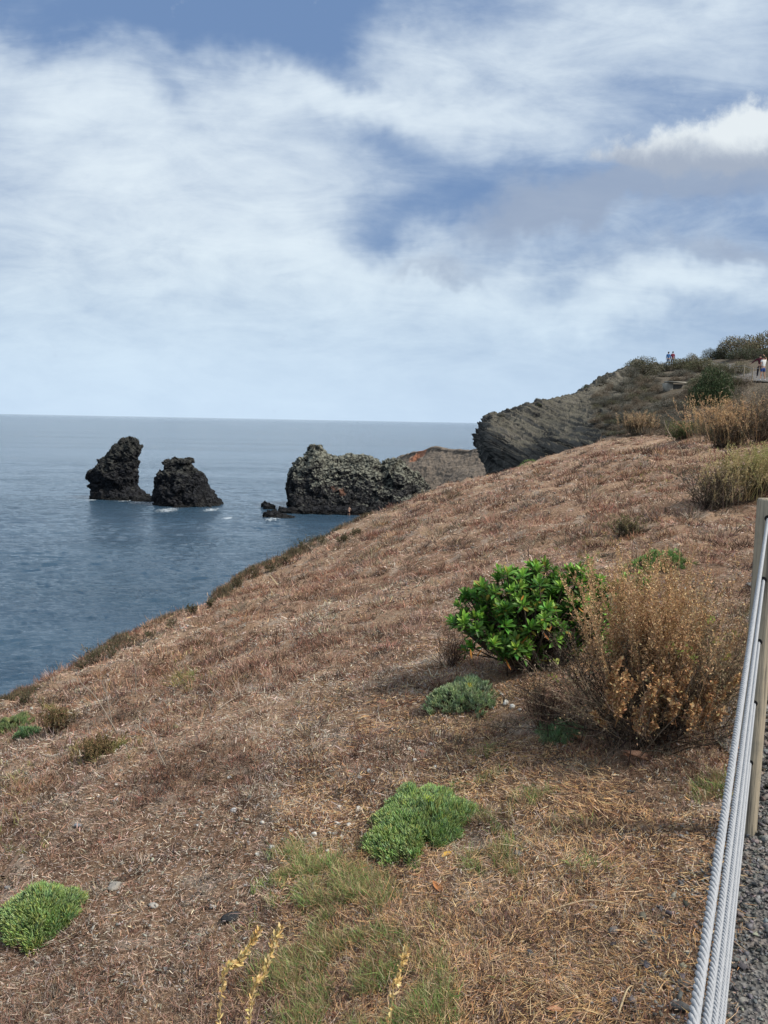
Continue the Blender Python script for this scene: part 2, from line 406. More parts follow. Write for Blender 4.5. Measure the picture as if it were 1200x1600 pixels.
crest_px = [(-250, 1230, 7.2), (0, 1108, 8.8), (75, 1062, 10.2), (150, 1025, 12), (300, 953, 15), (400, 893, 18.5), (490, 852, 22), (600, 806, 28), (680, 770, 33), (745, 747, 37), (800, 730, 40),
            (850, 716, 42), (950, 684, 46), (1000, 674, 49)]
for c in crest_px:
    p = P(*c); ctrl.append(tuple(p)); ctrl.append((p[0]-6, p[1]+2, p[2]-1.2)); ctrl.append((p[0]-16, p[1]+6, p[2]-3))
for c in ((1100, 690, 30), (1050, 684, 38), (1180, 655, 42), (1110, 662, 46), (1060, 652, 52), (1110, 625, 57), (1150, 604, 60), (1190, 595, 60), (1260, 593, 60), (1350, 590, 60),
          (1110, 582, 84), (1150, 585, 74), (1200, 580, 76), (1046, 573, 100), (1075, 572, 97), (1110, 566, 96), (1150, 560, 98), (1200, 552, 100), (1300, 540, 102),
          (1010, 590, 84), (1030, 620, 66), (1150, 556, 112), (1200, 545, 115), (1300, 530, 120), (1060, 582, 125), (1200, 560, 150), (1400, 560, 150)):
    ctrl.append(tuple(P(*c)))
ctrl = np.array(ctrl)
def _U(r2): return np.where(r2 > 1e-12, .5*r2*np.log(np.maximum(r2, 1e-12)), 0)
_S = .1
def _tps_fit(C):
    X = C[:, :2]*_S; n = len(X); K = _U(((X[:, None]-X[None])**2).sum(-1))+np.eye(n)*.02
    Pm = np.hstack([np.ones((n, 1)), X]); A = np.block([[K, Pm], [Pm.T, np.zeros((3, 3))]])
    return np.linalg.solve(A, np.concatenate([C[:, 2], np.zeros(3)]))
_W = _tps_fit(ctrl)
def land(x, y):
    out = np.empty(len(x)); X = ctrl[:, :2]*_S
    for i in range(0, len(x), 20000):
        a = np.stack([x[i:i+20000], y[i:i+20000]], 1)*_S
        K = _U(((a[:, None]-X[None])**2).sum(-1)); out[i:i+20000] = K@_W[:-3]+_W[-3]+a@_W[-2:]
    return out
crest = [np.array([-9., -14.]), np.array([-6.5, -2.]), np.array([-5.2, 4.])]+[P(*c)[:2] for c in crest_px]
crest += [P(*c)[:2] for c in ((1005, 650, 56), (1006, 600, 74), (1018, 580, 92), (1035, 568, 103), (1090, 548, 122), (1200, 525, 135), (1500, 500, 150))]
crest = np.array(crest)
def crest_dist(x, y):
    p = np.stack([x, y], 1); best = np.full(len(x), 1e9); sgn = np.ones(len(x))
    for a, b in zip(crest[:-1], crest[1:]):
        ab = b-a; t = np.clip(((p-a)@ab)/(ab@ab), 0, 1); q = a+t[:, None]*ab; d = np.hypot(*(p-q).T)
        cr_ = ab[0]*(p[:, 1]-a[1])-ab[1]*(p[:, 0]-a[0])
        up = d < best; best = np.where(up, d, best); sgn = np.where(up, np.sign(cr_), sgn)
    return best*sgn
def path_off(x, y):                  # signed metres right of the fence line
    return (x-fence_x(y))*.895
def height(x, y, fine=True):
    z = land(x, y); s = crest_dist(x, y)
    s = s + .5*fbm2(x, y, 2.5, 3, .5, 3)*sstep(0, 12, y)
    sp = np.maximum(s, 0)
    z = z - 1.15*(np.sqrt(sp*sp+.35)-.59) 
    po = path_off(x, y); pm = sstep(-.25, .1, po)*sstep(2.7, 2.2, po)
    r = np.hypot(x, y)
    if fine:
        z = z + (.08*fbm2(x, y, 2.2, 3, .5, 7)*np.clip(r/6, .3, 1.6) + .10*fbm2(x, y, 5.5, 2, .5, 17)*np.clip(r/12, 0, 1.4) + .030*fbm2(x, y, .35, 3, .55, 9)*np.clip(r/5, .8, 2)) * (1-.85*pm)
    return np.maximum(z, -4)
def hz(x, y): return float(height(np.array([float(x)]), np.array([float(y)]))[0])
_Ys = np.exp(np.linspace(math.log(1.0), math.log(140), 1400))
def G(px, py):                       # the ground point seen at a pixel
    d = ray(px, py); x, y, z = d[0]*_Ys, _Ys, 15+d[2]*_Ys; h = height(x, y)
    k = np.argmax(z < h)
    if z[k] >= h[k]: k = len(_Ys)-1
    return np.array([x[k], y[k], h[k]])

# ------------------------------------------------------------ ground, path, sea
az = np.radians(np.linspace(-75, 80, 560)); rr = np.exp(np.linspace(math.log(.35), math.log(190), 620))
A_, R_ = np.meshgrid(az, rr, indexing='ij'); gx, gy = (R_*np.sin(A_)).ravel(), (R_*np.cos(A_)).ravel()
gz = height(gx, gy)
gpo = path_off(gx, gy); gz -= .05*sstep(-.1, .05, gpo)*sstep(2.6, 2.4, gpo)*(gy < 66)
tag(mesh_np('ground', np.stack([gx, gy, gz], 1), gridfaces(560, 620)[:, ::-1], M_GROUND, smooth=True), kind='structure')

# gravel path: along the fence, then bending left up the hill
cl = [(fence_x(y)+1.30, y) for y in np.linspace(-2.5, 56, 260)]
far = [P(1194, 594, 60), P(1172, 588, 68), P(1160, 584, 76), P(1130, 575, 88), P(1075, 572, 98), P(1050, 571, 100)]
fy = [58]+[p[1] for p in far]; fx = [fence_x(58)+1.2-.2]+[p[0] for p in far]
for y in np.linspace(57, 99, 90): cl.append((float(np.interp(y, fy, fx)), y))
cl = np.array(cl); tg = nrm(np.gradient(cl, axis=0)); nr_ = np.stack([tg[:, 1], -tg[:, 0]], 1)
W_ = np.linspace(-1.25, 1.25, 26); wob = .13*fbm2(cl[:, 0], cl[:, 1], .6, 3, .5, 21)
pv = (cl[:, None]+nr_[:, None]*(W_[None, :, None]+(wob[:, None]*(np.abs(W_)/1.25)[None])[:, :, None])).reshape(-1, 2)
pz = height(pv[:, 0], pv[:, 1]) + .012 + np.where(pv[:, 1] > 58, .05, 0)
tag(mesh_np('path', np.column_stack([pv, pz]), gridfaces(len(cl), 26), M_GRAVEL, smooth=True), kind='structure')

# sea: one sheet to the horizon, finely waved near the shore
naz, nr2 = 760, 950
az = np.radians(np.linspace(-52, 42, naz)); rr = np.concatenate([np.exp(np.linspace(math.log(14), math.log(30), 60))[:-1], np.exp(np.linspace(math.log(30), math.log(420), 720)), np.exp(np.linspace(math.log(420), math.log(24000), 172))[1:]])
nr2 = len(rr)
A_, R_ = np.meshgrid(az, rr, indexing='ij'); wx, wy = (R_*np.sin(A_)).ravel(), (R_*np.cos(A_)).ravel(); wr = R_.ravel()
wz = np.zeros_like(wx)
cell = wr*(.0037+.020*sstep(250, 420, wr))
rx_, ry_ = wx*math.cos(.16)+wy*math.sin(.16), -wx*math.sin(.16)+wy*math.cos(.16)
wp = 1.6*fbm2(wx, wy, 9, 2, .5, 300)
for lam, am in ((3.6, .08), (1.7, .085), (.95, .062), (.6, .03)):
    rd = 1-np.abs(fbm2(rx_*.42+wp*.4, ry_+wp, lam*.62, 2, .45, int(lam*100)))*1.6
    wz += am*rd*sstep(1.6, 3.4, lam/cell)
wz *= sstep(380, 90, wr)
wz *= np.clip(.85+.55*fbm2(wx*.35, wy, 16, 3, .5, 40), .25, 1.6)
wz[(wr > 23000)] = 0
tag(mesh_np('sea', np.stack([wx, wy, wz], 1), gridfaces(naz, nr2)[:, ::-1], M_WATER, smooth=True), kind='structure')

# ------------------------------------------------------------ rock masses
def crom(g, n, axis=0):              # Catmull-Rom resampling of a control grid
    g = np.moveaxis(g, axis, 0); k = len(g); t = np.linspace(0, k-1, n); i = np.minimum(t.astype(int), k-2); f = (t-i).reshape(-1, *([1]*(g.ndim-1)))
    p0, p1, p2, p3 = g[np.maximum(i-1, 0)], g[i], g[i+1], g[np.minimum(i+2, k-1)]
    r = .5*((2*p1)+(-p0+p2)*f+(2*p0-5*p1+4*p2-p3)*f*f+(-p0+3*p1-3*p2+p3)*f**3)
    return np.moveaxis(r, 0, axis)
def gnormals(g, wrap=False):
    if wrap:
        dv = np.roll(g, -1, 1)-np.roll(g, 1, 1)
    else: dv = np.gradient(g, axis=1)
    return nrm(np.cross(np.gradient(g, axis=0), dv))
def loft(name, ctrlgrid, nu, nv, disp, mt, flip=False):
    g = crom(crom(np.array(ctrlgrid, float), nu, 0), nv, 1); N = gnormals(g)*(-1 if flip else 1)
    sh = g.shape; p = g.reshape(-1, 3); p = p+disp(p, N.reshape(-1, 3))
    f = gridfaces(nu, nv)
    return mesh_np(name, p, f if not flip else f[:, ::-1], mt, smooth=False)

# headland: stations (skyline px, py, Y) ; face leans back, its left end undercut
def head_ctrl():
    st = [  # skyline x,y,Y | mid face dx,y,Y | low face dx,y,Y | foot dx,y,Y
        ((775, 650, 84), (770, 690, 82), (785, 720, 80), (800, 760, 80)),
        ((766, 651, 74), (752, 685, 72), (757, 712, 72), (778, 760, 74)),
        ((756, 653, 68), (744.5, 682, 66.5), (752, 710, 67), (768, 765, 70)),
        ((766, 650, 66), (755, 682, 61.5), (765, 722, 61), (782, 775, 64)),
        ((785, 647, 67), (782, 682, 60), (792, 722, 58.5), (805, 775, 60)),
        ((830, 633, 69), (828, 672, 61), (832, 715, 56.5), (840, 775, 56)),
        ((870, 621, 72), (868, 660, 62), (870, 700, 55.5), (878, 765, 54)),
        ((910, 606, 76), (908, 648, 64), (910, 686, 55), (915, 750, 52)),
        ((950, 590, 81), (948, 636, 66), (950, 672, 55), (952, 730, 51)),
        ((990, 572, 88), (988, 622, 68), (988, 655, 56), (988, 710, 51)),
        ((1020, 572, 95), (1015, 615, 72), (1015, 650, 57), (1015, 700, 51)),
        ((1044, 575, 100), (1038, 610, 80), (1040, 650, 60), (1040, 700, 52))]
    g = []
    for top, mid, low, foot in st:
        T = P(*top); row = [P(*foot)-[0, 0, 3], P(*foot), P(*low), P(*mid)]
        row.append(P(top[0]-1, top[1]+5, top[2]-2.5)); row.append(T)
        row += [T+[1.2, 6, -.6], T+[4, 11, -7], T+[8, 15, -22]]
        g.append(row)
    return g
def head_disp(p, N):
    a = R(36); q = p[:, 0]*math.sin(a)+p[:, 2]*math.cos(a)+.12*p[:, 1]
    q = q+.35*fbm(p, 7, 3, .5, 2)+.06*np.maximum(p[:, 0]-12, 0)*fbm(p, 5, 2, .5, 4)
    tri = lambda v: np.abs((v % 1)-.35)*1.5
    q = q+.25*fbm(np.stack([p[:, 0]*.1, p[:, 1]*.1, q*1.0], 1), 1.0, 3, .6, 9)
    saw = lambda v: (v % 1)**1.5
    st = .32*saw(q/.95)*(.5+.6*(fbm(p, 6, 2, .5, 10)+.5))+.20*saw(q/.41+.2*fbm(p, 3, 2, .5, 8))
    st = st+facets(p, 1.5, .05, .10, 90)+facets(p*[1, 1, 1.6], .7, .05, .10, 95)
    fade = sstep(26, 17, p[:, 0])
    d = st*(.35+.65*fade) + .30*fbm(p, 7, 3, .5, 6) + .10*fbm(p, 1.1, 3, .6, 12)+.35*(1-fade)*fbm(p, 1.8, 3, .6, 14)
    return N*(d-.25)[:, None]
headland = loft('headland', head_ctrl(), 620, 380, head_disp, M_STRATA)
tag(headland, kind='structure')

# low brown spur between the headland and the rough rock
def spur_ctrl():
    g = []
    for px, py, Y in ((560, 790, 172), (590, 750, 168), (615, 722, 165), (632, 712, 163), (645, 707, 161), (662, 704, 158), (682, 701, 155), (700, 705, 152), (725, 705, 148), (750, 703, 144), (775, 700, 140), (800, 700, 136)):
        T = P(px, py, Y)
        g.append([P(px+10, 800, Y-30)+[0, 0, -2], P(px+8, 770, Y-22), P(px+4, 735, Y-12), P(px, py+7, Y-2), T, T+[0, 7, -2], T+[0, 14, -13]])
    return g
rc = P(652, 714, 157)
M_SPUR = rockmat('brown_tuff', (.115, .088, .070), (.185, .145, .113), (.15, .125, .095), .4, [(rc[0], rc[1], rc[2], 2.6), (rc[0]+3.4, rc[1], rc[2]-1.0, 1.6)], (.36, .14, .07), .15)
spur = loft('brown_spur', spur_ctrl(), 300, 200, lambda p, N: N*(.5*fbm(p, 6, 4, .55, 31)+.25*np.abs(fbm(p, 2, 4, .6, 33))+.08*fbm(p, .7, 3, .6, 35))[:, None], M_SPUR)
tag(spur, kind='structure')

# rough lichened rock on the shore
def rough_ctrl():
    outl = [(451, 788, 0), (450, 770, .3), (453, 745, .7), (462, 722, 1), (478, 712, 1), (487, 698, 1), (500, 697, 1), (510, 711, 1), (530, 712, 1), (552, 711, 1), (568, 712, 1), (582, 716, 1), (594, 726, 1), (603, 722, 1),
            (616, 718, 1), (630, 723, 1), (641, 736, .9), (655, 744, .8), (668, 760, .7), (684, 774, .5), (700, 795, .4)]
    g = []
    for i, (px, py, k) in enumerate(outl):
        Yt = 137+.3*i*0; base = 800
        xf = px if i > 2 else 453+3*i
        T = P(px, py, Yt); foot = P(xf+(2 if i > 3 else 0), base, 129+4*(1-k)); foot[2] = -.6
        up = P(px, py+.12*(base-py)+1, Yt-2.2*k); mid = foot*.55+T*.45; mid[1] -= 1.6*k; mid[2] = .45*T[2]
        lo = foot.copy(); lo[2] = .12*T[2]+.2; lo[1] += .2
        m2 = foot*.3+T*.7; m2[1] = Yt-4.4*k; m2[2] = .75*T[2]
        bk = T.copy(); bk[1] += 5*k+1; bk[2] *= .8; bb = T.copy(); bb[1] += 8*k+2; bb[2] = -1
        g.append([foot, lo, mid, m2, up, T, bk, bb])
    return g
def lumpy(A, B, s, dark=0):
    def f(p, N):
        w = p*[1, 1, .7]+.25*np.stack([fbm(p, 1.6, 2, .5, s+1), fbm(p, 1.6, 2, .5, s+5), fbm(p, 1.6, 2, .5, s+9)], 1)
        d = facets(w, A, .09, .24, s)+facets(w, B, .20, .34, s+20)+facets(p, B*.45, .20, .40, s+40)+.05*A*fbm(p, A*.5, 3, .6, s+60)
        return N*d[:, None]
    return f
r1 = P(525, 763, 130); r2 = P(533, 770, 130)
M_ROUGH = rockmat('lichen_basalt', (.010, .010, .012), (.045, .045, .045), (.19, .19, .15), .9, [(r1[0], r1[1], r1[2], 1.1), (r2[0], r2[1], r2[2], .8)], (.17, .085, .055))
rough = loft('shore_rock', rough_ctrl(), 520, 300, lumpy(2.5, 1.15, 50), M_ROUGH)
tag(rough, 'big craggy rock crusted with grey green lichen standing at the shore before the brown spur', 'rock')

def stack(name, rows, Y, depth, seed, mt, label, group=None, nu=170, nv=260, A=2.7, B=1.15, pw=.75):
    th = np.linspace(0, 2*math.pi, 24, endpoint=False); g = []
    rows = [(rows[0][0]-1.5, rows[0][1]+(rows[0][2]-rows[0][1])*.42, rows[0][2]-(rows[0][2]-rows[0][1])*.42)]+list(rows)
    for py, xl, xr in rows:
        a = P(xl, py, Y); b = P(xr, py, Y); c = (a+b)/2; w = (b[0]-a[0])/2; dp = max(w*depth, .05)
        cs, sn = np.cos(th), np.sin(th)
        g.append(np.stack([c[0]+w*np.sign(cs)*np.abs(cs)**pw, c[1]+dp*np.sign(sn)*np.abs(sn)**pw, np.full(24, c[2])], 1))
    last = g[-1].copy(); last[:, 2] = -1.5; g.append(last)
    g = np.array(g); g = np.concatenate([g, g[:, :1]], 1); g = crom(crom(g, nu, 0), nv+1, 1)[:, :-1]
    N = -gnormals(g, True); p = g.reshape(-1, 3); N = N.reshape(-1, 3)
    cen = g.mean(1, keepdims=True)*np.ones_like(g); out = nrm(p-cen.reshape(-1, 3)); N = np.where((N*out).sum(1, keepdims=True) < 0, -N, N)
    p = p+lumpy(A, B, seed)(p, N)
    org = np.array([g[:, :, 0].mean(), Y, 0]); fc = gridfaces(nu, nv, True)
    cap = None
    o = mesh_np(name, p-org, fc[:, ::-1], mt, smooth=False); o.location = [float(v) for v in org]
    return tag(o, label, 'rock', group)
M_BAS = rockmat('black_basalt', (.007, .0075, .010), (.024, .025, .029), (.075, .075, .058), .4)
stack('sea_stack', [(686, 196, 208), (689, 188, 212), (694, 183, 214), (700, 175, 217), (708, 170, 217), (716, 165, 215), (726, 155, 213), (732, 147, 212), (740, 141, 210.5), (750, 140, 210), (760, 144, 210), (768, 145, 218), (775, 146, 226), (781, 150, 236)],
      146, .75, 70, M_BAS, 'tall narrow black sea stack with leaning top, farthest left in the sea')
stack('sea_stack', [(718, 272, 281), (721, 264, 299), (726, 260, 301), (733, 261, 309), (740, 252, 316), (748, 248, 319), (758, 245, 322), (770, 244, 330), (780, 243, 337), (787, 241, 343), (793, 238, 346)],
      138, .8, 90, M_BAS, 'broad squat black sea stack with notched flat top, right beside the taller stack')
stack('rock_ledge', [(778, 214, 222), (781, 206, 236), (785, 205, 246)], 142, .6, 110, M_BAS, 'low black ledge at the waterline joining the two sea stacks', nu=50, nv=120, A=1.0, B=.5)
stack('shore_ledge', [(793, 490, 590), (796, 455, 630), (799, 432, 650), (803, 424, 655)], 128, .12, 130, M_BAS, 'long flat black rock ledge lying in the water in front of the lichened rock', nu=60, nv=300, A=1.3, B=.6)
stack('shore_ledge', [(800, 416, 426), (803, 413, 446), (809, 411, 462)], 122, .5, 140, M_BAS, 'low dark rock tip of the flat ledge, reaching left into the sea', nu=40, nv=120, A=.9, B=.45)
for i, (x, y, w, Y, lab) in enumerate(((414, 787, 6, 136, 'small wave-washed rock just left of the craggy shore rock'), (421, 790, 9, 133, 'larger of the small wave-washed rocks left of the craggy shore rock'),
        (355, 808, 7, 124, 'lone small black rock in the water right of the broad stack'), (496, 823, 4, 118, 'left one of two little black rocks off the grassy slope'),
        (505, 822, 5, 118, 'right one of two little black rocks off the grassy slope'), (262, 809, 11, 122, 'pale brown boulder just under the water below the sea stacks'))):
    stack('sea_rock', [(y-3, x-w*.3, x+w*.3), (y-1, x-w*.8, x+w*.8), (y+2, x-w, x+w)], Y, .8, 150+i*7, M_BAS if i < 5 else M_SPUR, lab, nu=24, nv=50, A=.5, B=.3)
# sandy foot of the shore right of the rough rock
bpy.context.view_layer.update()
def hit(px, py):                     # the first solid thing seen at a pixel
    d = ray(px, py); dn = Vector(d).normalized(); best = None
    for ob in (headland, spur):
        ok, loc, nn, _ = ob.ray_cast(Vector(EYE), dn)
        if ok and (best is None or loc.y < best[1]): best = np.array(loc)
    g = G(px, py)
    if best is None or (g[1] < best[1] and g[1] < 138): return g
    return best

# ------------------------------------------------------------ fence in front
M_POST = mat('weathered_post', lambda t: (lambda oc: (lambda w, f: bsdf(t, t.mix(t.smooth(f, .45, .75, 0, .5), t.mix(t.smooth(w, .47, .36, 0, .7), t.mix(w, (.24, .20, .145), (.44, .365, .26)), (.07, .06, .05)), (.14, .14, .115)), .85, .2, bump(t, w, .012)))(
    t.noise(t.n('ShaderNodeMapping', {0: oc, 'Scale': (60, 60, 2)}).outputs[0], 1, 5, .6).outputs[0], t.noise(oc, 9, 5, .6).outputs[0]))(t.n('ShaderNodeTexCoord').outputs['Object']))
M_HOLE = plain('drilled_hole', (.015, .013, .012), .9)
M_ROPE = plain('grey_rope', (.32, .325, .335), .55, .4, 0, .12, 90)
hole_py = (808, 903, 999, 1094, 1186)
hole_z = [float(P(1190, y, 3.1)[2]) for y in hole_py]
ropes_xy = np.array([[fence_x(-.9), -.9], [fence_x(3.1), 3.1], [fence_x(7.6), 7.6]])
def post(x, y, ztop, rad, lab, grp=None, holes=(), lean=(0, 0), ns=28):
    z0 = hz(x, y); e = empty('fence_post', (x, y, z0), lab, 'post', grp)
    zs = np.concatenate([[-.25], np.linspace(0, ztop-z0-.008, 26), [ztop-z0, ztop-z0]]); a = Acc(); th = np.arange(ns)*2*math.pi/ns
    rad_ = np.full(len(zs), rad); rad_[-2] = rad*.93; rad_[-1] = 1e-4; rad_[-3] = rad
    V = []
    for z, r in zip(zs, rad_):
        wob_ = 1+.02*np.sin(3*th+z*4); V.append(np.stack([np.cos(th)*r*wob_+lean[0]*z, np.sin(th)*r*wob_+lean[1]*z, np.full(ns, z)], 1))
    a.add(np.array(V), gridfaces(len(zs), ns, True)[:, ::-1], (.3, .3, .3))
    o = a.build('shaft', M_POST, smooth=True); o.parent = e
    for z in holes:                 # dark rims where the ropes pass through
        b = Acc(); d = np.array([.445, .895, 0]); s = np.array([.895, -.445, 0]); t2 = np.arange(14)*2*math.pi/14
        rows = []
        for off, r in ((0, .0001), (.0, .0105), (-.004, .0125), (.01, .0125)):
            c = np.array([0, 0, z-z0])-d*(rad-.001+(.002 if off <= 0 else -.01)); c = c+np.array([lean[0], lean[1], 0])*(z-z0)
            rows.append(c+r*(np.cos(t2)[:, None]*s+np.sin(t2)[:, None]*np.array([0, 0, 1.])))
        b.add(np.array(rows), gridfaces(4, 14, True), (.02, .02, .02)); h = b.build('rope_hole', M_HOLE); h.parent = e
    return e
pz1 = float(P(1190, 779, 3.1)[2])
post(*ropes_xy[1], pz1, .043, 'thick round weathered wooden post carrying the five grey ropes beside the gravel', holes=hole_z)
post(*ropes_xy[0], hz(*ropes_xy[0])+1.25, .043, 'round wooden post where the grey ropes start, just outside the picture')
post(*ropes_xy[2], hz(*ropes_xy[2])+1.25, .043, 'round wooden post where the grey ropes end, just outside the picture')
ordn = ('uppermost', 'second from the top', 'middle', 'second from the bottom', 'lowest')
for i in range(5):
    zA = 15-(.6+.24*i)-.0975*1.637*1.0; zB = hole_z[i]
    zm = 15-(.6+.24*i)
    ends = [np.array([*ropes_xy[0], zA]), np.array([*ropes_xy[1], zB]), np.array([*ropes_xy[2], zB+.3])]
    pts = []
    for k in (0, 1):
        L = np.linalg.norm(ends[k+1]-ends[k]); n = int(L/(.0026 if k == 0 else .01)); t = np.linspace(0, 1, n, endpoint=(k == 1))[:, None]
        q = ends[k]*(1-t)+ends[k+1]*t; 
        if k == 0:
            tm = (0.737+.9)/4.0; zl = zA*(1-tm)+zB*tm; sag = (zl-zm)/(4*tm*(1-tm))
        else: sag = .04
        q[:, 2] -= (4*t*(1-t))[:, 0]*sag; pts.append(q)
    q = np.concatenate(pts); s = np.concatenate([[0], np.cumsum(np.linalg.norm(np.diff(q, axis=0), axis=1))]); T = nrm(np.gradient(q, axis=0)); sd_ = nrm(np.cross(T, [0, 0, 1.])); up_ = np.cross(sd_, T)
    a = Acc(); rr_ = .0028
    for k in range(4):
        ph = 2*math.pi*(s/.042+k/4); pl = q+.0034*(np.cos(ph)[:, None]*sd_+np.sin(ph)[:, None]*up_)
        tubes(a, pl[None], rr_, rr_, np.array([[.45, .46, .48]]), 6)
    a.build('rope', M_ROPE, smooth=True, origin=ends[0]); o = bpy.context.scene.collection.objects[-1]
    tag(o, '%s of the five grey twisted ropes threaded through the wooden posts' % ordn[i], 'rope', 'ropes of the fence')

# ------------------------------------------------------------ far fence posts and rope on the hill
fp = [(1174.5, 600, 60, 1.25, 'nearest and tallest of the thin wooden posts beside the path on the hill'), (1162, 588, 67, 1.0, 'thin pale post on the hill, second from the nearest'), (1147, 587, 73, .95, 'thin pale post on the hill between the two shrub mounds'),
      (1134.5, 581, 79, .9, 'thin pale post on the hill behind the dark green bush'), (1109.8, 574, 88, .95, 'farthest thin pale post, alone up on the hill')]
tops = []
for px, py, Y, h, lab in fp:
    p = P(px, py, Y); z0 = hz(p[0], p[1]); zt = P(px, py-h*FPX/Y, Y)[2]
    post(p[0], p[1], zt, .05, lab, 'thin fence posts on the hill', ns=8); tops.append(np.array([p[0], p[1], zt-.12]))
a = Acc(); tubes(a, np.array([tops]), .012, .012, np.array([[.5, .5, .48]])); P1_ = P(1186, 575.5, 60); 
tubes(a, np.array([[tops[0], np.array([P1_[0], 58.5, P1_[2]]), tops[0]+[4, -3, .1]]]), .012, .012, np.array([[.5, .5, .48]]))
tag(a.build('rope', M_ROPE, origin=tops[0]), 'thin pale rope running along the small posts up on the hill', 'rope')
# ruined concrete block
def boxacc(a, c, s, rot=0, col=(.4, .4, .4), jit=.0):
    v = np.array([[x, y, z] for x in (-1, 1) for y in (-1, 1) for z in (-1, 1)], float)*np.array(s)/2
    v += RG.normal(0, 1, v.shape)*jit; cz, sz = math.cos(rot), math.sin(rot)
    v = np.stack([v[:, 0]*cz-v[:, 1]*sz, v[:, 0]*sz+v[:, 1]*cz, v[:, 2]], 1)+np.array(c)
    a.add(v, [[0, 1, 3, 2], [4, 6, 7, 5], [0, 4, 5, 1], [2, 3, 7, 6], [0, 2, 6, 4], [1, 5, 7, 3]], col)
p = hit(1052, 608); e = empty('concrete_shelter', p, 'small ruined concrete block with flat slab roof half buried on the scrubby hill', 'ruin')
M_CONC = plain('old_concrete', (.27, .25, .21), .9, .2, 0, .35, 2)
a = Acc(); boxacc(a, p+[-.45, 0, .0], (.5, .7, 1.0), .2, jit=.04); o = a.build('wall', M_CONC, e)
a = Acc(); boxacc(a, p+[.3, .25, .0], (1.0, .6, .8), .2, jit=.05); a.build('back_wall', plain('dark_concrete', (.08, .075, .065), .9, .2, 0, .35, 2), e)
a = Acc(); boxacc(a, p+[.15, 0, .56], (1.7, .9, .11), .2, jit=.03); a.build('slab', M_CONC, e)

# ------------------------------------------------------------ ground cover
def gsample(n, r0, r1, a0=-40, a1=32, power=0.0):
    r = np.exp(RG.uniform(math.log(r0), math.log(r1), n)); a = np.radians(RG.uniform(a0, a1, n))
    return r*np.sin(a), r*np.cos(a), r
def masks(x, y):
    po = path_off(x, y); s = crest_dist(x, y)
    offpath = (po < .05-.25*RG.random(len(x))**2) | (po > 2.4)
    return offpath & (s < 1.0), po, s
PINK, TAN, PALE, RUST, DARK, GREY, STRAW = (.42, .275, .20), (.50, .36, .245), (.64, .53, .42), (.24, .128, .086), (.062, .042, .033), (.40, .35, .295), (.58, .38, .19)
PAL = np.array([PINK, TAN, PALE, RUST, DARK, GREY, STRAW])
def choose(x, y, po, W):
    """colour per blade from slowly varying patches"""
    n1 = fbm2(x, y*.7, 1.1, 4, .55, 61); n2 = fbm2(x, y*.7, .8, 4, .55, 62); n3 = fbm2(x, y, 3.5, 2, .5, 63)
    w = np.tile(np.array(W, float), (len(x), 1)); ru = sstep(.12, .38, n1+.3*n3); pa = sstep(.10, .40, n2)*(1-ru)
    w[:, 3] *= 1+8*ru; w[:, 4] *= 1+7*ru; w[:, 2] *= (1+3.5*pa)*(1-.8*ru); w[:, 5] *= (1+3*pa)*(1-.8*ru); w[:, 1] *= 1-.7*ru; w[:, 0] *= 1+2*(1-ru)*(1-pa)
    rightnear = sstep(-2.6, -1.0, po)*sstep(7, 4.5, y); w[:, 6] *= 1+14*rightnear; w[:, 1] *= 1+4*rightnear; w[:, 5] *= 1-.7*rightnear
    far_ = sstep(5, 12, y); w[:, 0] *= 1+2.5*far_; w[:, 5] *= 1-.6*far_; w[:, 4] *= 1-.3*far_
    leftnear = sstep(-1.2, -2.2, po)*sstep(9, 5, y); w[:, 5] *= 1+1.2*leftnear; w[:, 4] *= 1+1.2*leftnear; w[:, 6] *= 1-.8*leftnear; w[:, 1] *= 1-.4*leftnear
    w /= w.sum(1, keepdims=True); k = (w.cumsum(1) > RG.random((len(x), 1))).argmax(1)
    return jitcol(PAL[k], len(x), .2, .05)
# 1. flat litter of broken straw
N_ = 330000
x, y, r = gsample(N_, 1.3, 60); k, po, s = masks(x, y); x, y, r, po = x[k], y[k], r[k], po[k]; n = len(x)
z = height(x, y)
d = nrm(np.column_stack([RG.normal(size=n), RG.normal(size=n), RG.normal(0, .28, n)]))
L = np.exp(RG.normal(math.log(.017), .5, n))*np.clip(r/3.5, 1, 6.0)**.7; Wd = np.clip(.00135*np.clip(r/2.6, 1, 99), .00135, .02)*RG.uniform(.7, 1.8, n)
a = Acc(); ribbons(a, np.column_stack([x, y, z+.004+RG.random(n)*.012]), d, L, Wd, RG.normal(0, .05, (n, 3))*L[:, None]*12, choose(x, y, po, (2, 2, 2.0, .8, .5, 1.8, .25)), (1, 1.0, .6), side=np.cross(d, np.array([[0, 0, 1.]])+RG.normal(0, .4, (n, 3))))
tag(a.build('dry_litter', M_DRY), 'broken straw and dead stalks strewn over the slope', 'litter', kind='stuff')
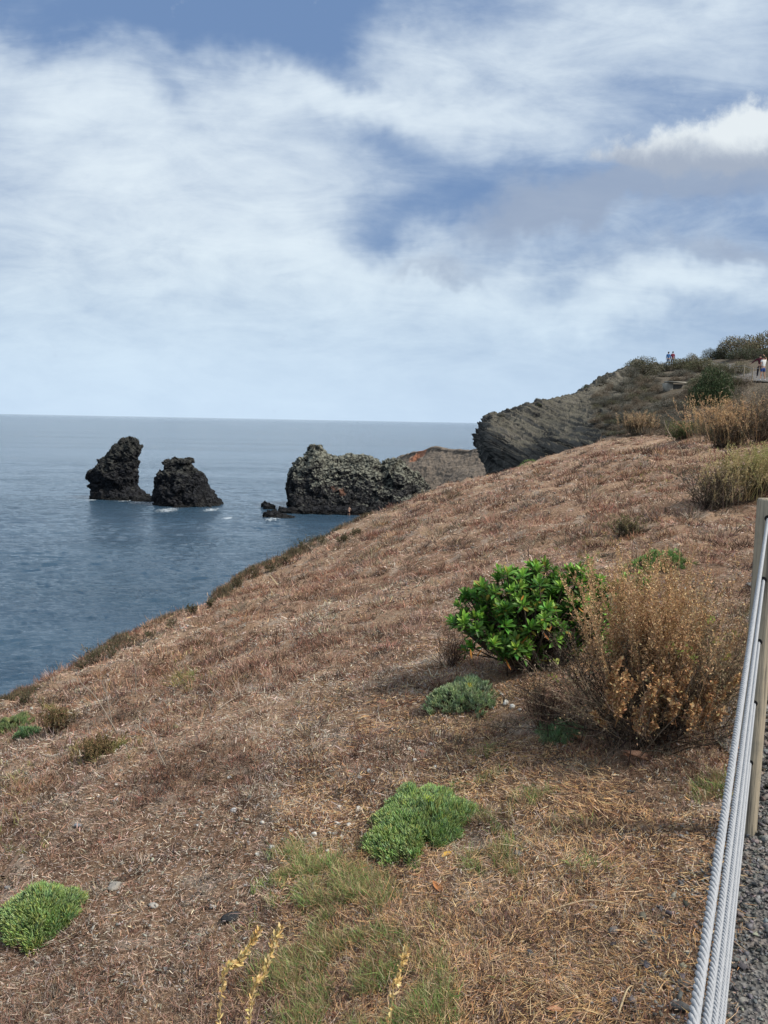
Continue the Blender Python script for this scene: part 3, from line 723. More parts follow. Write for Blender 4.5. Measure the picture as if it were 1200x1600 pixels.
# 2. upright dry tufts, in patches
def tufts(nt, nb, r0, r1, W, Lr, name, label, thresh, seed, mt=M_DRY, spread=38, sc=.9, wid=.0015, colfn=None, a0=-40, a1=32):
    x, y, r = gsample(nt, r0, r1, a0, a1); k, po, s = masks(x, y)
    nz = fbm2(x, y, sc, 3, .55, seed); k &= (nz > thresh+RG.normal(0, .12, len(x)))
    x, y, r, po, nz = x[k], y[k], r[k], po[k], nz[k]; n = len(x); z = height(x, y)
    idx = np.repeat(np.arange(n), nb); m_ = len(idx); jit = RG.normal(0, .014, (m_, 2))*np.clip(r[idx]/4, 1, 5)[:, None]
    b = np.column_stack([x[idx]+jit[:, 0], y[idx]+jit[:, 1], z[idx]-.003]); d = cone_dirs(m_, spread)
    L = RG.uniform(*Lr, m_)*RG.uniform(.5, 1.3, n)[idx]; wd = wid*np.clip(r[idx]/3, 1, 9)*RG.uniform(.7, 1.6, m_)
    col = choose(x, y, po, W) if colfn is None else colfn(n); col = jitcol(col[idx], m_, .16, .04)
    a = Acc(); ribbons(a, b, d, L, wd, np.column_stack([RG.normal(0, .25, m_), RG.normal(0, .25, m_), -RG.uniform(0, .35, m_)]), col, (1, .85, .15))
    return tag(a.build(name, mt), label, 'dry grass', kind='stuff')
tufts(34000, 7, 1.4, 62, (3, 1.2, .8, 2.0, .9, .8, .2), (.018, .055), 'dry_grass', 'short reddish brown dry grass growing in patches on the slope', .02, 71)
tufts(12000, 9, 9, 62, (3, 2.2, .8, 1.8, .4, .3, .4), (.05, .13), 'tall_dry_grass', 'taller tan dry grass standing on the upper slope', .10, 75, sc=2.2, spread=26)
tufts(9000, 8, 1.4, 8, (.2, .3, .1, 2, 2.5, .5, 0), (.02, .06), 'dark_thatch', 'low dark brown thatch between the straw', .22, 79, sc=.45, spread=60)

tufts(52000, 9, 1.5, 55, (.5, .05, 0, 3, 1.4, .1, 0), (.03, .08), 'rusty_clumps', 'dense rusty brown dead clumps dotted over the slope', .33, 171, sc=.55, spread=52, wid=.0014)
tufts(30000, 9, 6, 60, (1, .1, 0, 3, .8, .1, 0), (.05, .12), 'rusty_clumps', 'larger rusty brown dead clumps of the upper slope', .33, 173, sc=1.0, spread=45)
tufts(40000, 8, 1.5, 50, (0, 0, 0, .4, 3, .1, 0), (.015, .05), 'dark_clumps', 'small blackish clumps of dead stems on the slope', .43, 175, sc=.36, spread=70)

def mounds(nm, r0, r1, name, label, Rr, nb, pal, seed):
    rg = np.random.default_rng(seed); x, y, r = gsample(nm, r0, r1); k, po, s = masks(x, y); k &= fbm2(x, y, 1.6, 2, .5, seed) > -.25; x, y, r = x[k], y[k], r[k]; n = len(x)
    R_ = rg.uniform(*Rr, n)*np.clip(r/3.5, 1, 5)**.85; idx = np.repeat(np.arange(n), nb); m_ = len(idx); th = rg.uniform(0, 6.283, m_); q = np.sqrt(rg.random(m_)); el = rg.uniform(.5, 1, n)[idx]
    dx, dy = R_[idx]*q*np.cos(th), R_[idx]*q*np.sin(th)*el; bx, by = x[idx]+dx, y[idx]+dy
    d = nrm(np.column_stack([np.cos(th)*q*1.1, np.sin(th)*q*1.1, np.ones(m_)*.75])+rg.normal(0, .35, (m_, 3)))
    L = R_[idx]*rg.uniform(.35, .95, m_)*(1.1-.5*q); a = Acc()
    cc = palcol(pal, n, .2, rg)[idx]; cc = jitcol(cc, m_, .28, .06, rg)
    ribbons(a, np.column_stack([bx, by, height(bx, by)-.003]), d, L, .0016*np.clip(r[idx]/3, 1, 9)*rg.uniform(.7, 1.6, m_), rg.normal(0, .02, (m_, 3)), cc, (1, .9, .3), rg)
    tag(a.build(name, M_DRY), label, 'dry plants', kind='stuff')
n = 42000; x, y, r = gsample(n, 1.35, 6.5, -8, 26); k, po, s_ = masks(x, y); k &= (po > -2.5+RG.normal(0, .35, n)) & (fbm2(x, y, .5, 3, .5, 191) > -.25); x, y, r = x[k], y[k], r[k]; n = len(x)
fl_ = fbm2(x, y, .7, 2, .5, 193)*3.0+RG.normal(0, .7, n); d = nrm(np.column_stack([np.cos(fl_), np.sin(fl_), RG.normal(.05, .15, n)])); L = np.exp(RG.normal(math.log(.036), .4, n)); a = Acc()
ribbons(a, np.column_stack([x, y, height(x, y)+.006+RG.random(n)*.018]), d, L, .0012*RG.uniform(.7, 1.6, n)*np.clip(r/2.8, 1, 3), RG.normal(0, .25, (n, 3))*L[:, None]*3, palcol([(.60, .38, .19), (.50, .29, .13), (.66, .47, .27), (.42, .22, .10)], n, .2), (1, 1, .5), side=np.cross(d, np.array([[0, 0, 1.]])+RG.normal(0, .3, (n, 3))))
tag(a.build('golden_straw', M_DRY), 'matted golden straw lying beside the ropes and below the big shrub', 'straw', kind='stuff')
n = 70000; x, y, r = gsample(n, 1.35, 9, -34, 20); k, po, s_ = masks(x, y); k &= (po < -1.2+RG.normal(0, .5, n)) & (fbm2(x, y, .45, 3, .5, 201) > -.1); x, y, r = x[k], y[k], r[k]; n = len(x)
fl_ = fbm2(x, y, .5, 2, .5, 203)*3.5+RG.normal(0, .9, n); d = nrm(np.column_stack([np.cos(fl_), np.sin(fl_), RG.normal(.08, .22, n)])); L = np.exp(RG.normal(math.log(.024), .4, n))*np.clip(r/4, 1, 2); a = Acc()
ribbons(a, np.column_stack([x, y, height(x, y)+.005+RG.random(n)*.016]), d, L, .0011*RG.uniform(.7, 1.5, n)*np.clip(r/2.8, 1, 3), RG.normal(0, .3, (n, 3))*L[:, None]*3, palcol([(.34, .24, .18), (.46, .37, .30), (.24, .14, .095), (.15, .10, .075), (.30, .26, .22)], n, .2), (1, 1, .5), side=np.cross(d, np.array([[0, 0, 1.]])+RG.normal(0, .3, (n, 3))))
tag(a.build('matted_twigs', M_DRY), 'matted grey and brown dead twigs covering the left side of the slope', 'litter', kind='stuff')
def fringe():
    rg = np.random.default_rng(195); x, y, r = gsample(60000, 7, 27, -32, 4); sd__ = crest_dist(x, y); k = (np.abs(sd__-.25) < .28+.012*r) & (fbm2(x, y, 1.0, 3, .6, 197)+rg.normal(0, .15, len(x)) > .22); x, y, r = x[k], y[k], r[k]; n = len(x)
    idx = np.repeat(np.arange(n), 26); m_ = len(idx); sc = np.clip(r[idx]/10, .8, 2.2); L = rg.uniform(.02, .09, m_)*sc; p = np.column_stack([x[idx]+rg.normal(0, .05, m_)*sc, y[idx]+rg.normal(0, .05, m_)*sc, np.zeros(m_)]); p[:, 2] = height(p[:, 0], p[:, 1]); a = Acc()
    ribbons(a, p, cone_dirs(m_, 50, rg), L, .0045*sc*rg.uniform(.5, 1.4, m_), rg.normal(0, .03, (m_, 3)), jitcol(palcol([(.10, .085, .05), (.16, .12, .08), (.07, .075, .045), (.24, .16, .10)], n, .2, rg)[idx], m_, .2, .05, rg), (1, .8, .2), rg)
    tag(a.build('edge_scrub', M_DRY), 'ragged dark dry scrub along the seaward edge of the slope', 'scrub', kind='stuff')
fringe()
mounds(3400, 1.5, 58, 'heath_tufts', 'low rusty brown cushiony tufts dotted all over the slope', (.025, .085), 70, [(.26, .142, .092), (.19, .105, .074), (.34, .205, .135), (.11, .065, .046), (.25, .175, .12)], 181)
mounds(1500, 1.5, 58, 'twig_tufts', 'low greyish brown dead twig tufts between the rusty ones', (.03, .09), 60, [(.14, .11, .09), (.24, .19, .15), (.09, .065, .05), (.33, .26, .19)], 183)

# 3. green grass between the samphire cushions
def blobs_grass(name, label, spots, n, nb, Lr, pal, spread=35, wid=.0017, cat='grass'):
    bx, by = [], []
    for px, py, rx, ry, w in spots:
        k = int(n*w); c = G(px, py); e1 = G(px+rx, py); e2 = G(px, py-ry)
        u = RG.normal(0, .5, k); v = RG.normal(0, .5, k)
        bx.append(c[0]+u*(e1[0]-c[0])+v*(e2[0]-c[0])); by.append(c[1]+u*(e1[1]-c[1])+v*(e2[1]-c[1]))
    x, y = np.concatenate(bx), np.concatenate(by); k = fbm2(x, y, .11, 3, .6, 91) > .02; x, y = x[k], y[k]; n = len(x); z = height(x, y)
    idx = np.repeat(np.arange(n), nb); m_ = len(idx); j = RG.normal(0, .012, (m_, 2))
    a = Acc(); r = np.hypot(x, y)[idx]
    ribbons(a, np.column_stack([x[idx]+j[:, 0], y[idx]+j[:, 1], z[idx]-.003]), cone_dirs(m_, spread), RG.uniform(*Lr, m_), wid*np.clip(r/3, 1, 8)*RG.uniform(.7, 1.5, m_),
            np.column_stack([RG.normal(0, .35, m_), RG.normal(0, .35, m_), -RG.uniform(0, .5, m_)]), jitcol(palcol(pal, n)[idx], m_, .15, .05), (1, .85, .12))
    tag(a.build(name, M_SCRUB), label, cat, kind='stuff')
GRN = [(.15, .25, .07), (.20, .29, .09), (.24, .25, .09), (.44, .33, .18), (.34, .20, .11), (.45, .35, .22)]
blobs_grass('green_grass', 'thin green grass growing around the largest samphire cushion', [(520, 1440, 90, 100, 1.3), (480, 1550, 110, 80, 1.2), (590, 1400, 100, 50, .8), (560, 1540, 90, 80, .8), (480, 1380, 60, 40, .6), (755, 1270, 40, 90, .35), (700, 1540, 60, 50, .2),
            (900, 1330, 40, 50, .12), (770, 1350, 50, 40, .15), (1110, 1235, 40, 30, .12), (820, 1245, 40, 25, .08), (440, 1345, 60, 30, .15), (620, 1590, 90, 40, .5)], 1500, 9, (.025, .075), GRN)
blobs_grass('yellow_green_grass', 'olive and yellowish weeds low on the slope', [(285, 1062, 35, 18, .5), (930, 845, 60, 25, .25), (160, 1175, 60, 20, .35), (90, 1120, 25, 12, .3), (1010, 740, 60, 20, .2), (1080, 680, 60, 18, .5), (960, 690, 60, 12, .2),
            (20, 1250, 60, 60, .12), (520, 840, 30, 8, .15), (1000, 710, 80, 20, .2)], 1000, 8, (.03, .09), [(.20, .19, .07), (.26, .22, .09), (.15, .15, .06), (.30, .20, .10)])

# ------------------------------------------------------------ succulent cushions (samphire)
def samphire(px, py, wpx, hpx, label, pal, n=900, flower=None, L=.042, lenk=1.0, seed=0, depk=.95):
    rg = np.random.default_rng(200+seed); c = G(px, py); sc = c[1]*1.02/FPX; w = wpx*sc; dep = w*depk
    c = c+np.array([0, dep*.45, 0]); c[2] = hz(c[0], c[1])
    e = empty('samphire_cushion', c, label, 'succulent plant')
    a = Acc(); st = Acc(); m_ = n
    th = rg.uniform(0, 2*math.pi, m_); rad = np.sqrt(rg.uniform(0, 1, m_)); k = .95+.16*np.sin(2*th+seed)+.15*np.sin(3*th+2.1*seed)+.10*np.sin(7*th+1.3*seed)+.10*np.sin(11*th+seed)
    bx, by = c[0]+rad*k*np.cos(th)*w/2, c[1]+rad*k*np.sin(th)*dep/2
    hh = hpx*sc*(1-rad**2.6)*(.35+1.0*(fbm2(bx, by, w*.20, 2, .5, seed+300)*.5+.5))
    bz = height(bx, by)+hh*.9
    nf = 11; idx = np.repeat(np.arange(m_), nf); q = len(idx)
    out = np.column_stack([np.cos(th)*rad*.8, np.sin(th)*rad*.8, np.full(m_, 1.0)])
    d = nrm(nrm(out)[idx]+rg.normal(0, .34, (q, 3))); col = palcol(pal, m_, .22, rg)[idx]; col = jitcol(col, q, .12, .05, rg)
    LL = L*lenk*rg.uniform(.6, 1.15, q); pl = stems(np.column_stack([bx, by, bz])[idx]+rg.normal(0, .004, (q, 3)), d, LL, 3, rg, .25, .1)
    tubes(a, pl, .0030, .0014, col, 4)
    sb = np.column_stack([c[0]+(bx-c[0])*.6, c[1]+(by-c[1])*.6, height(bx, by)-.005]); top = np.column_stack([bx, by, bz])
    tubes(st, np.stack([sb, (sb+top)/2+rg.normal(0, .008, sb.shape), top], 1), .0022, .0016, palcol([(.10, .09, .05), (.16, .11, .07)], m_, .2, rg))
    st.build('woody_stems', M_DRY, e); a.build('fleshy_leaves', M_SUCC, e)
    if flower is not None:
        f = Acc(); fc, fn = flower; i = rg.integers(0, m_, fn) if fn < 60 else rg.integers(0, m_, fn)
        near = np.argsort((bx-c[0]-w*.12)**2+(by-c[1])**2)[:fn]
        b = np.repeat(np.column_stack([bx, by, bz+L*.8])[near], 26, 0)+rg.normal(0, .007, (fn*26, 3))
        ribbons(f, b, cone_dirs(len(b), 80, rg), .007, .005, rg.normal(0, .001, (len(b), 3)), jitcol(fc, len(b), .15, .05, rg), rg=rg); f.build('flower_heads', M_LEAF, e)
    return e
SG = [(.26, .37, .12), (.30, .42, .14), (.36, .47, .20), (.24, .35, .16), (.35, .40, .12)]
samphire(655, 1342, 146, 26, 'largest bright green samphire cushion with yellow flower heads, in the lower middle of the slope', SG, 1500, ((.50, .58, .08), 4), seed=1, depk=1.8)
samphire(727, 1124, 96, 30, 'small grey green samphire clump with yellow tips in front of the glossy shrub', [(.27, .34, .17), (.32, .40, .20), (.24, .31, .18)], 520, ((.5, .45, .10), 4), lenk=.9, seed=2, depk=1.25)
samphire(36, 1480, 128, 34, 'bright green samphire cushion cut by the left edge of the picture', SG, 1100, None, lenk=1.15, seed=3, depk=.95)
samphire(878, 1163, 70, 12, 'little blue green samphire tucked under the left foot of the big dry shrub', [(.20, .28, .13), (.24, .32, .16)], 220, None, lenk=.8, seed=4)
samphire(10, 1150, 60, 14, 'dull green clump at the crest of the slope by the left edge', [(.16, .22, .09), (.22, .26, .10)], 200, None, lenk=1.0, seed=5)
samphire(34, 1156, 36, 12, 'little bluish green tuft just right of the dull green clump at the left edge', [(.15, .26, .12), (.20, .32, .14)], 90, None, lenk=.9, seed=6)
samphire(826, 726, 26, 5, 'tiny vivid green patch at the top edge of the slope below the layered cliff', [(.16, .26, .07), (.22, .30, .1)], 60, None, L=.07, seed=7)
samphire(1042, 900, 95, 22, 'leafy pale green plant growing behind the big dry shrub', [(.20, .32, .09), (.26, .38, .12)], 300, None, L=.035, seed=8)

# ------------------------------------------------------------ glossy green shrub
def glossy():
    rg = np.random.default_rng(77); b = G(832, 1052); b[1] += .10; b[2] = hz(b[0], b[1]); sc = b[1]*1.02/FPX
    e = empty('glossy_shrub', b, 'glossy dark green shrub of leaf rosettes with some orange leaves, beside the big dry shrub', 'shrub')
    # crown blobs: px,py centre, radius px, depth offset
    cl = [(760, 975, 42, 0), (800, 940, 52, .05), (850, 930, 52, .08), (900, 925, 46, .05), (935, 935, 28, .1), (830, 985, 60, -.02), (775, 1005, 38, -.08), (880, 975, 55, .05),
          (905, 990, 40, .0), (808, 1024, 30, -.10), (745, 940, 24, .1), (925, 1000, 30, .1), (732, 980, 26, -.05), (865, 1020, 25, .08), (955, 935, 28, -.05), (760, 1008, 28, -.08), (950, 965, 28, -.15), (985, 925, 22, -.05)]
    ros = []; ctr = []
    for px, py, rp, dz in cl:
        c = P(px, py, b[1]+dz); rr_ = rp*sc; k = max(8, int(46*(rp/50)**2))
        dd = rg.normal(size=(k*3, 3)); dd[:, 2] = np.abs(dd[:, 2])*1.1-.25; dd = nrm(dd)[:k]
        for q in dd:
            if rg.random() < .80: ros.append(c+q*rr_*rg.uniform(.55, 1.28)); ctr.append(c)
    ros = np.array(ros); ctr = np.array(ctr); n = len(ros)
    gz_ = height(ros[:, 0], ros[:, 1]); ros[:, 2] = np.maximum(ros[:, 2], gz_+.05)
    ax = nrm(nrm(ros-ctr)*.6+np.array([0, 0, .9])+rg.normal(0, .25, (n, 3)))
    br = Acc(); base = np.tile(b, (n, 1))+rg.normal(0, .05, (n, 3))*[1, 1, 0]; base[:, 2] = b[2]-.02
    mid = base*.45+ros*.55+rg.normal(0, .03, (n, 3)); mid[:, 2] -= .04
    tubes(br, np.stack([base, base*.75+mid*.25+[0, 0, .02], mid, ros-ax*.03, ros], 1), .007, .0035, jitcol((.10, .075, .055), n, .2, .05, rg), 5)
    br.build('branches', M_DRY, e)
    nl = 15; idx = np.repeat(np.arange(n), nl); q = len(idx); j = np.tile(np.arange(nl), n)
    t = (j+.5)/nl; phi = j*2.39996+np.repeat(rg.uniform(0, 6.28, n), nl)
    a1 = nrm(np.cross(ax, rg.normal(size=(n, 3))))[idx]; A_ = ax[idx]; a2 = np.cross(A_, a1)
    rad = np.cos(phi)[:, None]*a1+np.sin(phi)[:, None]*a2; tilt = np.radians(18+62*t+rg.normal(0, 7, q))[:, None]
    d = nrm(A_*np.cos(tilt)+rad*np.sin(tilt)); side = nrm(np.cross(d, A_)+1e-6)
    L = (.072-.02*np.abs(t-.5))*rg.uniform(.75, 1.15, q); nrmv = np.cross(side, d)
    base = ros[idx]-A_*(.03*t)[:, None]
    col = palcol([(.075, .175, .03), (.10, .22, .036), (.14, .28, .05), (.06, .135, .03)], n, .15, rg)[idx]
    col = jitcol(col, q, .22, .09, rg); young = t < .35; col[young] *= [1.7, 1.45, 1.2]; old = rg.random(q) < .05; col[old] = [.30, .24, .05]
    a = Acc()
    for sgn in (-1, 1):             # two halves folded along the midrib
        prof = np.array([.10, .45, .85, 1.0, .75, .08]); k = len(prof); V = np.zeros((q, k, 2, 3))
        for i, p_ in enumerate(prof):
            s = i/(k-1); c0 = base+d*(L*s)[:, None]-nrmv*(L*.22*s*s*(.4+t))[:, None]
            V[:, i, 0] = c0; V[:, i, 1] = c0+side*sgn*(.0145*p_*L/.08)[:, None]+nrmv*(.004*p_)
        F = (np.arange(q)[:, None, None]*2*k+np.arange(k-1)[None, :, None]*2+np.array([0, 1, 3, 2])[None, None]).reshape(-1, 4)
        a.add(V.reshape(-1, 3), F, np.repeat(col, 2*k, 0))
    a.build('leaves', M_LEAF, e, smooth=True)
    ol = [(825, 1001, 20), (753, 1022, 16), (790, 1038, 20), (735, 1022, 18), (862, 985, 12), (850, 997, 14), (818, 938, 10), (904, 958, 15)]
    for px, py, lp in ol:
        f = Acc(); c = P(px, py-8, b[1]-.20); dd = nrm(np.array([[rg.normal(0, .5), -.2, -1.0]]))
        ribbons(f, c[None], dd, lp*sc*.95, .013, np.array([[0.01, -.1, .1]]), jitcol((.55, .22, .04), 1, .1, .05, rg), (.2, .8, 1, .8, .1), side=np.array([[1., .2, .1]])); f.build('orange_leaf', M_LEAF, e)
glossy()

# ------------------------------------------------------------ dry twiggy shrubs
def twiggy(name, label, base, rad, hgt, seed, n=90, lay=(), cat='shrub', sub=6, k=6, tw=.0035, spread=62, dark=((.06, .042, .032), (.10, .07, .05), (.16, .125, .095)), leafn=0, leafpal=None, leafs=.012, tmin=.15, leafname='small_leaves', lean=(0, 0)):
    rg = np.random.default_rng(seed); e = empty(name, base, label, cat)
    b0 = np.tile(base, (n, 1))+rg.normal(0, rad*.22, (n, 3))*[1, 1, 0]; b0[:, 2] = height(b0[:, 0], b0[:, 1])-.01
    d = cone_dirs(n, spread, rg, 0, lean); L = hgt*rg.uniform(.65, 1.05, n)/np.maximum(d[:, 2], .55)
    L = np.minimum(L, np.hypot(rad, hgt))
    pl = stems(b0, d, L, k, rg, .35, .13); a = Acc(); tubes(a, pl, tw, tw*.35, palcol(dark, n, .2, rg), 4)
    p, dd = along(pl, n*sub, .25, .98, rg); d2 = nrm(dd*.8+rg.normal(0, .55, dd.shape)); pl2 = stems(p, d2, hgt*rg.uniform(.12, .32, len(p)), 4, rg, .25, .2)
    tubes(a, pl2, tw*.4, tw*.2, palcol(dark, len(p), .25, rg))
    p, dd = along(pl2, n*sub*3, .2, .98, rg); pl3 = stems(p, nrm(dd*.7+rg.normal(0, .6, dd.shape)), hgt*rg.uniform(.05, .12, len(p)), 3, rg, .2, .2)
    tubes(a, pl3, tw*.22, tw*.12, palcol(dark, len(p), .25, rg)); a.build('twigs', M_DRY, e)
    if leafn:
        p, dd = along(pl3, leafn, .1, 1, rg); f = Acc()
        ribbons(f, p, nrm(dd+rg.normal(0, .7, dd.shape)), leafs*rg.uniform(.6, 1.3, leafn), leafs*.5, rg.normal(0, .003, (leafn, 3)), palcol(leafpal, leafn, .2, rg), (.4, 1, .2), rg); f.build(leafname, M_SCRUB, e)
    return e
def plumes(e, starts, dirs, L, pal, seed, name, fl=60, fsize=.010, tw=.0014, jit=.07, t0=.35, wid=.5, up=.15, k=7):
    """long thin stems carrying small dried seed husks"""
    rg = np.random.default_rng(seed); n = len(starts); pl = stems(starts, dirs, L, k, rg, up, jit); a = Acc()
    tubes(a, pl, tw, tw*.4, palcol(pal, n, .15, rg)*.8)
    p, dd = along(pl, n*max(3, fl//9), t0*.8, .95, rg); pl2 = stems(p, nrm(dd+rg.normal(0, .5, dd.shape)), np.mean(L)*rg.uniform(.05, .14, len(p)), 3, rg, .2, .15)
    tubes(a, pl2, tw*.5, tw*.3, palcol(pal, len(p), .2, rg))
    p1, d1 = along(pl2, n*fl*2//3, .1, 1, rg); p2, d2 = along(pl, n*fl//3, t0, 1, rg); p = np.concatenate([p1, p2]); dd = np.concatenate([d1, d2]); m_ = len(p)
    stc = palcol(pal, m_, .2, rg)
    ribbons(a, p+rg.normal(0, fsize*.25, p.shape), nrm(dd*.6+rg.normal(0, .6, p.shape)), fsize*rg.uniform(.5, 1.3, m_), fsize*wid*rg.uniform(.6, 1.2, m_), rg.normal(0, fsize*.2, p.shape), stc, (.4, 1, .2), rg)
    return a.build(name, M_DRY, e)
PLT = [(.56, .36, .18), (.44, .26, .13), (.62, .44, .25), (.34, .20, .11)]
# the big one in front
bA = G(1015, 1160); bA[1] += .1; bA[2] = hz(bA[0], bA[1])
eA = twiggy('dry_shrub', 'big dry tan and brown shrub with seed plumes, beside the wooden post in front', bA, .62, .50, 301, n=200, sub=8, tw=.0032, spread=80, leafn=8000, leafpal=[(.16, .11, .07), (.24, .16, .09), (.09, .06, .04), (.15, .14, .08)], leafs=.011, leafname='withered_leaves')
rg = np.random.default_rng(302); n = 240
st_ = np.tile(bA, (n, 1))+np.column_stack([rg.normal(.05, .12, n), rg.normal(.08, .13, n), np.full(n, .10)]); dr_ = nrm(np.column_stack([rg.normal(-.03, .21, n), rg.normal(.03, .3, n), np.ones(n)]))
plumes(eA, st_, dr_, .34+.60*rg.random(n)**1.2, PLT, 303, 'seed_plumes', fl=190, fsize=.0125, t0=.42)
n = 120; st_ = np.tile(bA, (n, 1))+np.column_stack([rg.normal(.33, .11, n), rg.normal(.05, .14, n), rg.uniform(.0, .15, n)]); dr_ = nrm(np.column_stack([rg.normal(.05, .25, n), rg.normal(0, .3, n), np.ones(n)]))
plumes(eA, st_, dr_, rg.uniform(.38, .80, n), [(.26, .185, .12), (.40, .29, .18), (.16, .115, .075), (.30, .26, .15)], 304, 'brown_plumes', fl=150, fsize=.011, t0=.1)
n = 42; st_ = np.tile(bA, (n, 1))+np.column_stack([rg.uniform(-.32, .30, n), rg.normal(-.20, .07, n), rg.uniform(.05, .25, n)]); dr_ = nrm(np.column_stack([rg.normal(0, .45, n), rg.normal(-.5, .25, n), np.ones(n)*1.0]))
plumes(eA, st_, dr_, rg.uniform(.12, .30, n), [(.46, .26, .13), (.52, .32, .16), (.34, .18, .09), (.62, .43, .22)], 305, 'brown_flower_spikes', fl=240, fsize=.018, t0=.25, wid=.65, tw=.002)
n = 26; st_ = np.tile(bA, (n, 1))+np.column_stack([rg.uniform(-.3, -.1, n), rg.normal(-.05, .08, n), rg.uniform(.02, .1, n)]); dr_ = nrm(np.column_stack([rg.normal(-.9, .25, n), rg.normal(-.1, .3, n), np.ones(n)*rg.uniform(.4, 1.1, n)]))
plumes(eA, st_, dr_, rg.uniform(.3, .6, n), [(.36, .26, .18), (.44, .33, .22)], 306, 'side_stalks', fl=50, fsize=.009, t0=.3)
f = Acc(); lp = [(1060, 1020), (1075, 1015), (1048, 1012), (1085, 1030), (1120, 1005), (1135, 1028), (868, 1035), (866, 1060), (1110, 970), (1148, 990)]
pp = np.concatenate([P(a_, b_, bA[1]-.22)+rg.normal(0, .012, (9, 3)) for a_, b_ in lp]); ribbons(f, pp, cone_dirs(len(pp), 80, rg), .016, .011, rg.normal(0, .003, pp.shape), palcol([(.25, .27, .07), (.34, .33, .09)], len(pp), .2, rg), (.4, 1, .3)); f.build('green_leaves', M_LEAF, eA)
twiggy('dead_shrub', 'small dark brown dead shrub against the left side of the glossy green shrub', G(707, 1040), .13, .26, 311, n=60, tw=.002, dark=((.07, .045, .035), (.11, .07, .05)), spread=55)
twiggy('dead_shrub', 'low dark reddish dead shrub at the left foot of the big dry shrub', G(850, 1140), .12, .28, 312, n=60, tw=.002, dark=((.08, .05, .038), (.15, .09, .06)), spread=45)
# second and third bushes up the slope
def bush(px, py, wpx, hpx, seed, name, label, pal, lean=0, nst=150, dark=((.06, .045, .035), (.10, .075, .055), (.15, .12, .09)), fl=60, lowleaf=None, plume_k=1.0, nb=110):
    b = G(px, py); sc = b[1]*1.02/FPX; w, h = wpx*sc, hpx*sc; b = b+[0, w*.25, 0]; b[2] = hz(b[0], b[1]); t = max(1.0, b[1]/5)
    e = twiggy(name, label, b, w*.5, h*.62, seed, n=nb, sub=6, tw=.0026*t**.7, spread=70, dark=dark, leafn=5000 if lowleaf else 2600, leafpal=lowleaf or [(.15, .12, .08), (.2, .17, .11), (.10, .08, .055)], leafs=.011*t**.8, leafname='small_leaves')
    rg = np.random.default_rng(seed+1); n = nst
    st_ = np.tile(b, (n, 1))+np.column_stack([rg.normal(lean*w, w*.22, n), rg.normal(0, w*.2, n), np.full(n, h*.12)]); dr_ = nrm(np.column_stack([rg.normal(lean, .30, n), rg.normal(0, .25, n), np.ones(n)]))
    plumes(e, st_, dr_, h*plume_k*rg.uniform(.6, 1.0, n), pal, seed+2, 'seed_plumes', fl=fl, fsize=.010*t**.8, tw=.0013*t**.8, t0=.4)
    return e
bush(1128, 800, 135, 100, 321, 'dry_shrub', 'dark twiggy shrub with pale yellow plumes on its right, above the post top', [(.46, .36, .17), (.40, .33, .15), (.52, .40, .22)], lean=.28, nst=150, plume_k=.95)
bush(1195, 780, 90, 75, 325, 'dry_shrub', 'pale yellow green shrub cut by the right edge above the post top', [(.40, .36, .15), (.34, .32, .13)], nst=120)
bush(1150, 697, 110, 84, 331, 'dry_shrub', 'tall orange tan plumed shrub up the slope right of the dark green bush foot', [(.56, .37, .20), (.48, .31, .17), (.60, .42, .24)], lean=-.05, nst=160, fl=55)
bush(1145, 697, 55, 40, 335, 'green_shrub', 'dark green leafy bush at the foot of the orange tan plumed shrub', [(.10, .15, .06), (.06, .10, .04)], nst=60, lowleaf=[(.045, .085, .03), (.06, .11, .035)], dark=((.05, .06, .03), (.04, .05, .025)))
bush(1195, 692, 60, 90, 337, 'dry_shrub', 'grey brown twiggy shrub at the right edge behind the plumed shrub', [(.30, .24, .17), (.24, .20, .15)], nst=90)
bush(1003, 680, 58, 36, 341, 'dry_shrub', 'low tan topped shrub on the skyline of the slope below the grey scrub', [(.42, .31, .19), (.36, .26, .16)], nst=110)
bush(930, 690, 70, 26, 345, 'grey_shrub', 'bare grey twiggy shrub at the slope edge below the layered cliff', [(.24, .21, .18), (.2, .17, .14)], nst=60)
bush(872, 706, 40, 14, 347, 'grey_shrub', 'short grey dead shrub at the slope edge, left of the bare grey twiggy one', [(.26, .22, .18), (.2, .17, .14)], nst=40, nb=60)
bush(1080, 683, 80, 26, 349, 'green_shrub', 'low olive green bush spreading on the upper slope between the tan shrubs', [(.16, .18, .08), (.22, .2, .1)], nst=70, lowleaf=[(.10, .13, .05), (.14, .15, .06)])
bush(985, 840, 70, 30, 353, 'dry_shrub', 'faint brownish bush on the bare ground above the big dry shrub', [(.24, .17, .11), (.2, .19, .09)], nst=50, nb=70)
bush(145, 1192, 85, 26, 357, 'low_shrub', 'low brown and olive mound of heath near the left edge above the bare litter', [(.16, .13, .06), (.2, .13, .07)], nst=90, nb=100, lowleaf=[(.10, .09, .04), (.15, .10, .05)], dark=((.05, .035, .025), (.09, .06, .04)))
bush(85, 1150, 50, 36, 359, 'low_shrub', 'reddish brown little bush near the left edge just below the crest', [(.2, .12, .07), (.15, .13, .06)], nst=50, nb=60, dark=((.07, .04, .03), (.13, .07, .05)))

